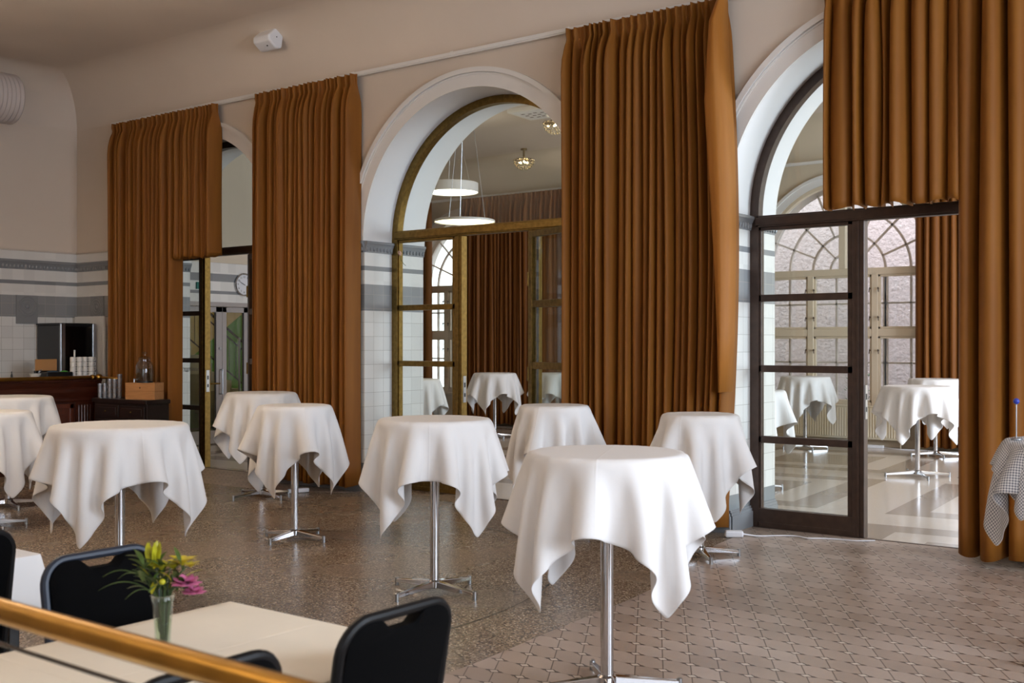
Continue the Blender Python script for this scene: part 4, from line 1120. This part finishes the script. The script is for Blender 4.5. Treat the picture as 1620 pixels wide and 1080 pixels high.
# ------------------------------------------------------------------ the bar
bar = thing('bar_counter', 'long mahogany bar counter with brass edge rail by the left wall', 'bar counter', (-13.0, 5.6, 0))
y0, y1 = -2.6, 2.6
M().box(-.42, -.03, y0, y1, 0, 1.0).build('body', m_wood, bar)
M().box(-.46, .05, y0-.0, y1+.04, 1.115, 1.16).build('worktop', m_wood, bar, bevel=.012, seg=3)
prof = [(-.03, .86), (-.01, .86), (0, .88), (-.005, .90), (.005, .93), (.03, .98), (.035, 1.02), (.02, 1.05), (.035, 1.09), (.04, 1.115), (-.03, 1.115)]
M().prism([(a, z) for a, z in prof], y0, y1+.03, 'y').build('cornice', m_wood, bar, smooth='auto')
M().prism([(-.03, 0), (.02, 0), (.02, .12), (.0, .15), (-.03, .15)], y0, y1+.01, 'y').build('plinth', m_wood, bar)
yy = y1
for k in range(5):
    ya, yb = y1-.33-k*1.0-.72, y1-.33-k*1.0
    M().box(-.03, -.012, ya, yb, .17, .84).box(-.03, -.0, ya, ya+.06, .17, .84).box(-.03, 0, yb-.06, yb, .17, .84).box(-.03, 0, ya, yb, .17, .23).box(-.03, 0, ya, yb, .78, .84).box(-.012, .002, ya+.13, yb-.13, .30, .71).build('front_panel', m_wood_red, bar, bevel=.006)
    m = M().box(-.03, 0, yb+.02, yb+.26, .15, .86)
    for q in range(5): m.tube([(.002, yb+.06+q*.04, .2), (.002, yb+.06+q*.04, .82)], .014, 8)
    m.build('pilaster', m_wood, bar, smooth='auto')
M().tube([(.06, y0, 1.172), (.06, y1-.05, 1.172)], .024, 14).build('edge_rail', m_rail, bar, smooth='auto')
M().ball((.06, y1-.02, 1.172), .042, .05, .042).tube([(.06, y1-.13, 1.172), (.06, y1-.09, 1.172)], .034, 14).build('rail_collar', m_rail, bar, smooth=True)
M().tube([(.06, y1+.0, 1.168), (.22, y1+.02, 1.165), (.44, y1+.03, 1.15)], .018, 12).ball((.45, y1+.03, 1.147), .026).build('rail_end', m_rail, bar, smooth=True)
M().box(-1.1, -.52, y0, y1+.02, 0, .95).build('back_cabinet', m_darkwood, bar, bevel=.005)

zt = 1.161
# coffee machine on the back cabinet
t = thing('coffee_machine', 'tall black coffee machine with silver corner strips behind the bar', 'coffee machine', (-13.8, 8.0, .951))
M().box(-.28, .30, -.02, .46, 0, .90).build('housing', m_black, t, bevel=.01)
M().box(.285, .325, -.035, .03, .22, .92).build('corner_strip', m_steel, t, bevel=.006)
M().box(.285, .32, .43, .475, .1, .92).build('corner_strip', m_steel, t, bevel=.006)
M().box(-.29, .31, -.03, .47, .90, .925).build('lid', m_black, t, bevel=.006)
M().box(.301, .308, .035, .42, .12, .88).build('front_screen', simple('gloss_black', lin(6, 6, 7), .12), t)
tag(M().box(-14.05, -13.36, 8.505, 8.55, .951, 1.975).build('white_board', m_white, None, bevel=.01), 'white board leaning in the corner behind the coffee machine', 'board')
# cups
def make_mug():
    t = thing('mug', '', 'mug', (0, 0, 0), group='white mugs stacked on the bar')
    M().lathe([(.036, 0), (.0365, .004), (.037, .05), (.034, .060), (.026, .063), (0, .063)], 20, cap=False).lathe([(.033, 0), (.036, 0)], 20, cap=False).build('cup', m_porc, t, smooth='auto')
    h = M().tube([(.034, 0, .052), (.052, 0, .052), (.060, 0, .040), (.058, 0, .022), (.034, 0, .012)], .0045, 8).build('handle', m_porc, t, smooth=True)
    return t
mug = make_mug(); first = True
ORD = ['first', 'second', 'third', 'fourth', 'fifth']
LV = ['bottom', 'second from bottom', 'third from bottom', 'topmost']
tray = tag(M().box(-13.33, -13.08, 7.92, 8.27, zt, zt+.018).build('mug_tray', m_black, None, bevel=.004), 'flat black tray under the stacked white mugs', 'tray')
for c_ in range(4):
    for k in range(4):
        o = mug if first else copy_tree(mug); first = False
        o.location = (-13.19+.012*(c_ % 2), 7.965+c_*.083, zt+.019+k*.0635); o.rotation_euler = (0, 0, R_(58+6*((c_*3+k) % 4)))
        o['label'] = 'white mug, %s of the %s mug stack from the left' % (LV[k], ORD[c_])
tag(M().lathe([(.012, 0), (.012, .36), (0, .362)], 12, c=(-13.36, 8.09, zt)).build('straw_tube', m_porc, None, smooth='auto'), 'thin white upright tube rising behind the mug stacks', 'tube')
# tea station
t = thing('napkin_stand', 'upright tan card standing behind the black tea tray', 'card', (-13.32, 7.67, zt))
M().box(-.03, .03, -.15, .15, 0, .10).build('holder', m_black, t, bevel=.004)
M().box(-.01, .008, -.145, .145, .10, .245).build('card', simple('tan_card', lin(176, 128, 78), .7), t, bevel=.003)
t = thing('tea_tray', 'low black tray of tea bags beside the mugs', 'tray', (-13.15, 7.72, zt))
M().box(-.08, .08, -.18, .17, 0, .085).build('box', m_black, t, bevel=.006)
M().ball((0, -.06, .088), .035, .075, .014).build('tea_lid', simple('blue_sachet', lin(60, 84, 100), .5), t, smooth=True)
M().ball((0, .10, .088), .03, .05, .014).build('tea_lid', simple('green_sachet', lin(70, 150, 60), .5), t, smooth=True)
t = thing('sugar_bowl', 'white bowl with spoons and sachets on the bar', 'bowl', (-13.17, 7.44, zt+.009))
M().lathe([(.03, 0), (.035, .004), (.062, .03), (.072, .06), (.068, .06), (.055, .028), (0, .012)], 24, cap=False).build('bowl', m_porc, t, smooth='auto')
for a, l in ((.3, .09), (.9, .08), (-.4, .07)): M().tube([(0, .03, .05), (.02*math.cos(a), .06+.03*a, .06+l*.6)], .005, 6).build('spoon', m_steel, t, smooth=True)
tag(M().lathe([(0, 0), (.085, 0), (.10, .008), (0, .006)], 28, c=(-13.17, 7.42, zt)).build('saucer', m_porc, None, smooth='auto'), 'white saucer under the sugar bowl', 'saucer')
tag(M().lathe([(.012, 0), (.013, .05), (.006, .075), (.006, .10), (0, .10)], 12, c=(-13.2, 7.15, zt)).build('pepper_bottle', m_black, None, smooth='auto'), 'tiny dark bottle alone at the left end of the bar', 'bottle')
m_tumbler = glass('tumbler_glass', (.84, .87, .90, 1), 1.5, 1.0)
tag(M().lathe([(.026, 0), (.03, .075), (.027, .075), (.023, .008), (0, .008)], 16, c=(-13.12, 7.90, zt)).build('shot_glass', m_tumbler, None, smooth='auto'), 'small clear glass between tea tray and mugs', 'glass')

# dark side cabinet with crate, jar and tumblers
cb = thing('side_cabinet', 'dark wooden side cabinet between the bar and the left arch', 'cabinet', (-12.18, 8.14, 0))
M().box(-.56, .56, -.15, .16, 0, .87).build('body', m_darkwood, cb, bevel=.004)
M().box(-.58, .58, -.18, .17, .87, .92).build('top', m_darkwood, cb, bevel=.008, seg=3)
for k in range(2):
    x0 = -.53+k*.54
    d_ = M().box(x0, x0+.51, -.165, -.15, .06, .66).box(x0+.08, x0+.43, -.173, -.165, .14, .58).build('door', m_darkwood, cb, bevel=.004)
    M().ball((x0+.46, -.18, .40), .011).build('knob', m_brass, d_, smooth=True)
    d_ = M().box(x0, x0+.51, -.165, -.15, .69, .84).box(x0+.05, x0+.46, -.172, -.165, .72, .81).build('drawer', m_darkwood, cb, bevel=.004)
    M().ball((x0+.255, -.182, .765), .011).build('knob', m_brass, d_, smooth=True)
cr = thing('wooden_crate', 'light wooden box under the glass jar on the side cabinet', 'crate', (-11.86, 8.12, .9205), R_(24))
M().box(-.20, .20, -.105, .105, 0, .098).box(-.20, .20, -.105, .105, .104, .205).box(-.195, .195, -.10, .10, .09, .11).build('box', m_crate, cr, bevel=.003)
M().box(-.008, .008, -.1065, -.105, .135, .155).build('printed_mark', simple('burnt_print', lin(90, 56, 34), .7), cr)
jr = thing('glass_jar', 'glass drink jar with lid standing on the wooden box', 'jar', (-11.86, 8.12, 1.126))
M().lathe([(.0, .004), (.095, .004), (.105, .03), (.105, .21), (.09, .25), (.07, .265), (.07, .285), (.064, .285), (.064, .262), (.084, .245), (.099, .205), (.099, .03), (.09, .012), (0, .012)], 28, cap=False).build('body', m_tumbler, jr, smooth='auto')
M().lathe([(.085, 0), (.1, 0), (.1, .018), (.085, .018)], 24).build('base', m_black, jr, smooth='auto')
M().lathe([(.074, .284), (.078, .29), (.07, .31), (.03, .325), (.012, .33), (.012, .345), (.026, .352), (.03, .367), (.018, .38), (0, .382)], 24, cap=False).build('lid', m_tumbler, jr, smooth='auto')
M().tube([(0, -.104, .04), (0, -.15, .04)], .010, 10).tube([(0, -.148, .05), (0, -.148, .005)], .008, 8).build('tap', m_steel, jr, smooth='auto')
M().lathe([(0, .014), (.095, .014), (.096, .17), (0, .17)], 24, cap=False).build('drink', glass('jar_drink', (.80, .80, .76, 1), 1.33), jr, smooth='auto')
m_tumbler2 = simple('tumbler_shine', lin(206, 210, 218), .12, .7)
m_tumbler2.node_tree.nodes['Principled BSDF'].inputs['Alpha'].default_value = .6
tb = tag(M().lathe([(.0, .003), (.026, .0), (.031, .058), (.0285, .058), (.024, .007), (0, .007)], 16, cap=False).build('tumbler', m_tumbler2, None, smooth='auto'), '', 'glass', 'clear tumblers stacked on the side cabinet')
heights = [3, 3, 4, 4, 5]; first = True; LV5 = ['bottom', 'second', 'third', 'fourth', 'fifth']
for row in range(1):
    for c_ in range(5):
        for k in range(heights[c_]):
            o = tb if first else tb.copy()
            if not first: C.objects.link(o)
            first = False
            o.location = (-12.67+c_*.0655*.86, 8.025+c_*.0655*.50, .9215+k*.0595)
            o['label'] = 'clear tumbler, %s up in the %s tumbler stack from the left' % (LV5[k], ORD[c_])

# ------------------------------------------------------------------ back room things
t = thing('radiator', 'long cream panel radiator under the far window', 'radiator', (-6.45, 17.17, 0))
m = M().box(-.95, .95, -.03, .03, .115, .625)
for k in range(46): m.tube([(-.92+k*.0408, -.03, .15), (-.92+k*.0408, -.03, .595)], .013, 6)
m.build('panel', m_radiator, t, smooth='auto')
M().box(-.955, .955, -.045, .045, .615, .635).build('top_grille', m_radiator, t, bevel=.004)
for s in (-1, 1): M().box(s*.95-.012, s*.95+.012, -.045, .045, .11, .63).build('end_panel', m_radiator, t, bevel=.003)
for s in (-1, 1): M().tube([(s*.88, 0, .12), (s*.88, 0, .0)], .011, 8).build('pipe', m_radiator, t, smooth='auto')
t = thing('power_strip', 'white power strip on the floor under the radiator', 'power strip', (-5.92, 16.98, 0), R_(6))
M().box(-.15, .15, -.03, .03, 0, .045).build('housing', m_plastic, t, bevel=.008)
for k in range(3): M().lathe([(.02, .0452), (.02, .0465), (0, .0465)], 14, c=(-.09+k*.09, 0, 0)).build('socket', simple('socket_grey', lin(170, 170, 172), .5), t)
def cord(parent, pts, r=.006):
    m = M(); P = [Vector(p) for p in pts]; out = []
    for i in range(len(P)-1):
        p0, p1, p2, p3 = P[max(i-1, 0)], P[i], P[i+1], P[min(i+2, len(P)-1)]
        for q in range(6):
            u = q/6; out.append(.5*((2*p1)+(-p0+p2)*u+(2*p0-5*p1+4*p2-p3)*u*u+(-p0+3*p1-3*p2+p3)*u**3))
    out.append(P[-1]); cx = sum((p for p in out), Vector())/len(out)
    o = m.tube([p-Vector((cx.x, cx.y, 0)) for p in out], r, 6).build('power_cord', m_plastic, None, smooth='auto', loc=(cx.x, cx.y, 0))
    if parent is not None:
        o.parent = parent; o.matrix_parent_inverse = (Matrix.Translation(parent.location) @ parent.rotation_euler.to_matrix().to_4x4()).inverted()
    return o
cord(t, [(-5.76, 17.0, .012), (-5.5, 16.92, .007), (-5.2, 16.98, .007), (-4.9, 16.9, .007), (-4.6, 16.95, .007)])
t = thing('power_adapter', 'white power adapter lying at the foot of the wide curtain', 'power adapter', (-4.10, 8.42, .003), R_(35))
M().box(-.075, .075, -.035, .035, 0, .055).build('housing', m_plastic, t, bevel=.015, seg=3)
cord(t, [(-4.04, 8.46, .03), (-3.95, 8.55, .010), (-3.83, 8.66, .010), (-3.70, 8.74, .010), (-3.58, 8.70, .010), (-3.48, 8.76, .010), (-3.36, 8.80, .010), (-3.22, 8.82, .010), (-3.1, 8.92, .010)])
t = thing('power_adapter', 'white power block on the floor behind the table by the left arch', 'power adapter', (-9.06, 8.10, .003), R_(70))
M().box(-.12, .12, -.03, .03, 0, .045).build('housing', m_plastic, t, bevel=.01, seg=3)
cord(t, [(-9.1, 8.05, .012), (-9.3, 7.96, .008), (-9.5, 8.02, .008), (-9.8, 8.2, .010), (-9.9, 8.4, .010)])
t = thing('dried_flower', 'small dried flower sprig hanging on the brass screen', 'dried flower', (-8.40, 9.0, 2.60))
for k in range(7): M().ball((.012*math.cos(k*2.4), -.01-.004*(k % 3), .016*math.sin(k*1.7)), .013, n=8, m=5).build('petal', simple('dry_pink', lin(196, 160, 140), .8), t, smooth=True)
M().tube([(0, -.01, -.02), (.02, -.012, -.07), (.06, -.01, -.12), (.09, -.008, -.14)], .0025, 5).build('stem', m_stem, t, smooth=True)

# ------------------------------------------------------------------ side wall: door, clock, exit sign, stairwell
XW = -14.5
dr = thing('door_4', 'grey glazed double door in the side wall beyond the left arch', 'door', (XW, 0, 0), kind='structure')
M().box(-.12, .02, 10.30, 10.36, 0, 2.27).box(-.12, .02, 11.90, 11.97, 0, 2.27).box(-.12, .02, 10.30, 11.97, 2.20, 2.27).build('frame', m_greydoor, dr, bevel=.004)
def hall_leaf(ya, yb, st):
    lf = M().box(-.07, -.02, ya, ya+st, .01, 2.195).box(-.07, -.02, yb-st, yb, .01, 2.195).box(-.07, -.02, ya, yb, .01, .22).box(-.07, -.02, ya, yb, 2.11, 2.195).build('door_leaf', m_greydoor, dr, bevel=.004)
    M().box(-.048, -.042, ya+st, yb-st, .22, 2.11).build('pane', m_glass, lf)
    M().box(-.018, -.012, yb-st-.022, yb-st, .22, 2.11).build('dark_gasket', m_black, lf)
    return lf
l1 = hall_leaf(10.365, 11.378, .125); l2 = hall_leaf(11.382, 11.895, .085)
hd = M().tube([(.0, 11.33, .80), (.05, 11.33, .80), (.05, 11.33, 1.19), (.0, 11.33, 1.19)], .012, 8).build('pull_handle', m_steel, l1, smooth='auto')
M().lathe([(.022, 0), (.022, .02), (0, .02)], 14).xform(Matrix.Translation((-.02, 11.33, 1.53)) @ Matrix.Rotation(PI/2, 4, 'Y')).build('lock_cylinder', m_steel, l1, smooth='auto')
M().tube([(.0, 10.95, .97), (.05, 10.95, .97), (.05, 11.28, .97)], .013, 8).build('push_bar', m_brass, l1, smooth='auto')
ck = thing('wall_clock', 'round silver-rimmed wall clock above the grey door', 'clock', (XW+.001, 11.79, 2.57))
rotx = Matrix.Rotation(PI/2, 4, 'Y')
M().lathe([(.165, .0), (.185, .005), (.187, .03), (.175, .042), (.163, .03), (.163, .018)], 40, cap=False).xform(rotx).build('rim', m_chrome, ck, smooth='auto')
M().lathe([(.165, .0), (.165, .016), (0, .016)], 40).xform(rotx).build('dial', m_plastic, ck)
nums = []
for k in range(1, 13):
    a = PI/2-k*PI/6
    nums.append((str(k), .125*math.cos(a), .125*math.sin(a)))
text_mesh('numerals', nums, .044, m_black, ck)
def hand(a, L_, w_, nm):
    dy, dz = math.cos(a), math.sin(a)
    M().prism([(-dy*.02-dz*w_, -dz*.02+dy*w_), (-dy*.02+dz*w_, -dz*.02-dy*w_), (dy*L_+dz*w_*.6, dz*L_-dy*w_*.6), (dy*L_-dz*w_*.6, dz*L_+dy*w_*.6)], .020, .023, 'x').build(nm, m_black, ck)
hand(PI/2-9.85*PI/6, .075, .006, 'hour_hand'); hand(PI/2-9.9*PI/6, .115, .004, 'minute_hand')
ex = thing('exit_sign', 'green running-man exit sign on the side wall', 'exit sign', (XW+.001, 10.98, 2.52))
M().box(0, .03, -.13, .13, -.055, .055).build('panel', simple('exit_green', lin(0, 104, 92), .4), ex, bevel=.003)
m_wht = simple('sign_white', lin(235, 240, 238), .4)
pm = M().ball((.0315, -.008, .034), .002, .010, .010)
for pth in ([(-.012, .02), (-.025, -.006)], [(-.012, .016), (-.04, .014), (-.05, .0)], [(-.014, .018), (.008, .010), (.018, .020)], [(-.025, -.006), (-.008, -.020), (-.016, -.042)], [(-.025, -.006), (-.042, -.018), (-.062, -.014)]):
    pm.tube([(.031, a, b_) for a, b_ in pth], .0055, 6)
pm.box(.03, .0315, .045, .09, -.042, .042)
pm.build('running_figure', m_wht, ex)
M().box(.0316, .0322, .052, .083, -.042, .035).build('door_symbol', simple('exit_green_dark', lin(0, 96, 84), .4), ex)
# stairwell behind the grey door
m_green = simple('stair_green', lin(96, 160, 66), .6); m_cream = simple('stair_cream', lin(206, 186, 130), .7)
struct('wall_stair', M().box(-17.9, -17.6, 9.4, 15.4, -.1, ZC+.1).box(-17.9, XW-.25, 9.4, YB+.02+.0, -.1, ZC+.1), m_cream, 'cream stairwell wall seen through the grey door', 'wall')
struct('wall_stair_paint', M().prism([(9.55, 0), (15.4, 0), (15.4, 2.98), (11.14, 0)], -17.61, -17.592, 'x'), m_green, 'green painted slope on the stairwell wall', 'wall')
stp = M()
for k in range(-6, 12):
    z = .945+k*.155; yb = 12.94-k*.22
    if z < .02: continue
    stp.box(-17.6, -16.25, yb-.22-.02, yb, max(0, z-.34), z)
struct('stairs', stp, simple('stair_stone', lin(206, 204, 180), .6), 'pale stone stairs descending behind the grey door', 'stairs')
t = thing('stair_railing', 'black stair railing with thin bars behind the grey door', 'railing', (-16.2, 12.8, 0))
def zr(y): return 1.88-.70*(y-.0)
M().tube([(0, -1.7, zr(-1.7)), (0, 1.2, zr(1.2))], .022, 8).tube([(0, -1.7, zr(-1.7)-.14), (0, 1.2, zr(1.2)-.14)], .014, 8).tube([(0, -1.7, zr(-1.7)-.76), (0, 1.2, zr(1.2)-.76)], .014, 8).build('handrail', m_black, t, smooth='auto')
for k in range(19):
    y = -1.6+k*.15; M().tube([(0, y, zr(y)-.76), (0, y, zr(y)-.14)], .006, 5).build('baluster', m_black, t)
M().tube([(.02, .26, .62), (.02, .26, 1.72)], .022, 10).build('newel_post', m_steel, t, smooth='auto')
t = thing('stair_fill', 'unseen round ceiling light added to brighten the stairwell', 'ceiling lamp', (-16.0, 12.6, ZC-.1))  # unseen glowing shade added so that the stairwell is lit
M().lathe([(.0, 0), (.2, .02), (.22, .1)], 24, cap=False).build('shade', emit('stair_fill_glow', lin(255, 240, 205), 40), t, smooth='auto')

# yard shrub behind the window
t = thing('shrub', 'small green shrub in the yard behind the far window', 'shrub', (-6.95, 19.4, .05))
rng = random.Random(5); m = M()
for k in range(220):
    a = rng.uniform(0, 6.28); r = .34*rng.random()**.5; z = .25+.75*rng.random(); r *= 1.1-.5*abs(z-.6)
    c = Vector((r*math.cos(a), r*math.sin(a), z)); dr_ = Vector((math.cos(a), math.sin(a), rng.uniform(.1, .9))).normalized(); sd = dr_.cross(Vector((0, 0, 1))).normalized()*.018
    m.add([c, c+dr_*.03+sd, c+dr_*.07, c+dr_*.03-sd], [(0, 1, 2, 3)])
m.build('foliage', simple('shrub_leaf', lin(88, 116, 84), .7, noise=.2, nscale=20), t)
m = M()
for k in range(7):
    a = k*.9; m.tube([(0, 0, 0), (.1*math.cos(a), .1*math.sin(a), .4), (.2*math.cos(a), .2*math.sin(a), .8)], [.012, .008, .004], 6)
m.build('stem', simple('shrub_stem', lin(80, 66, 52), .8), t)
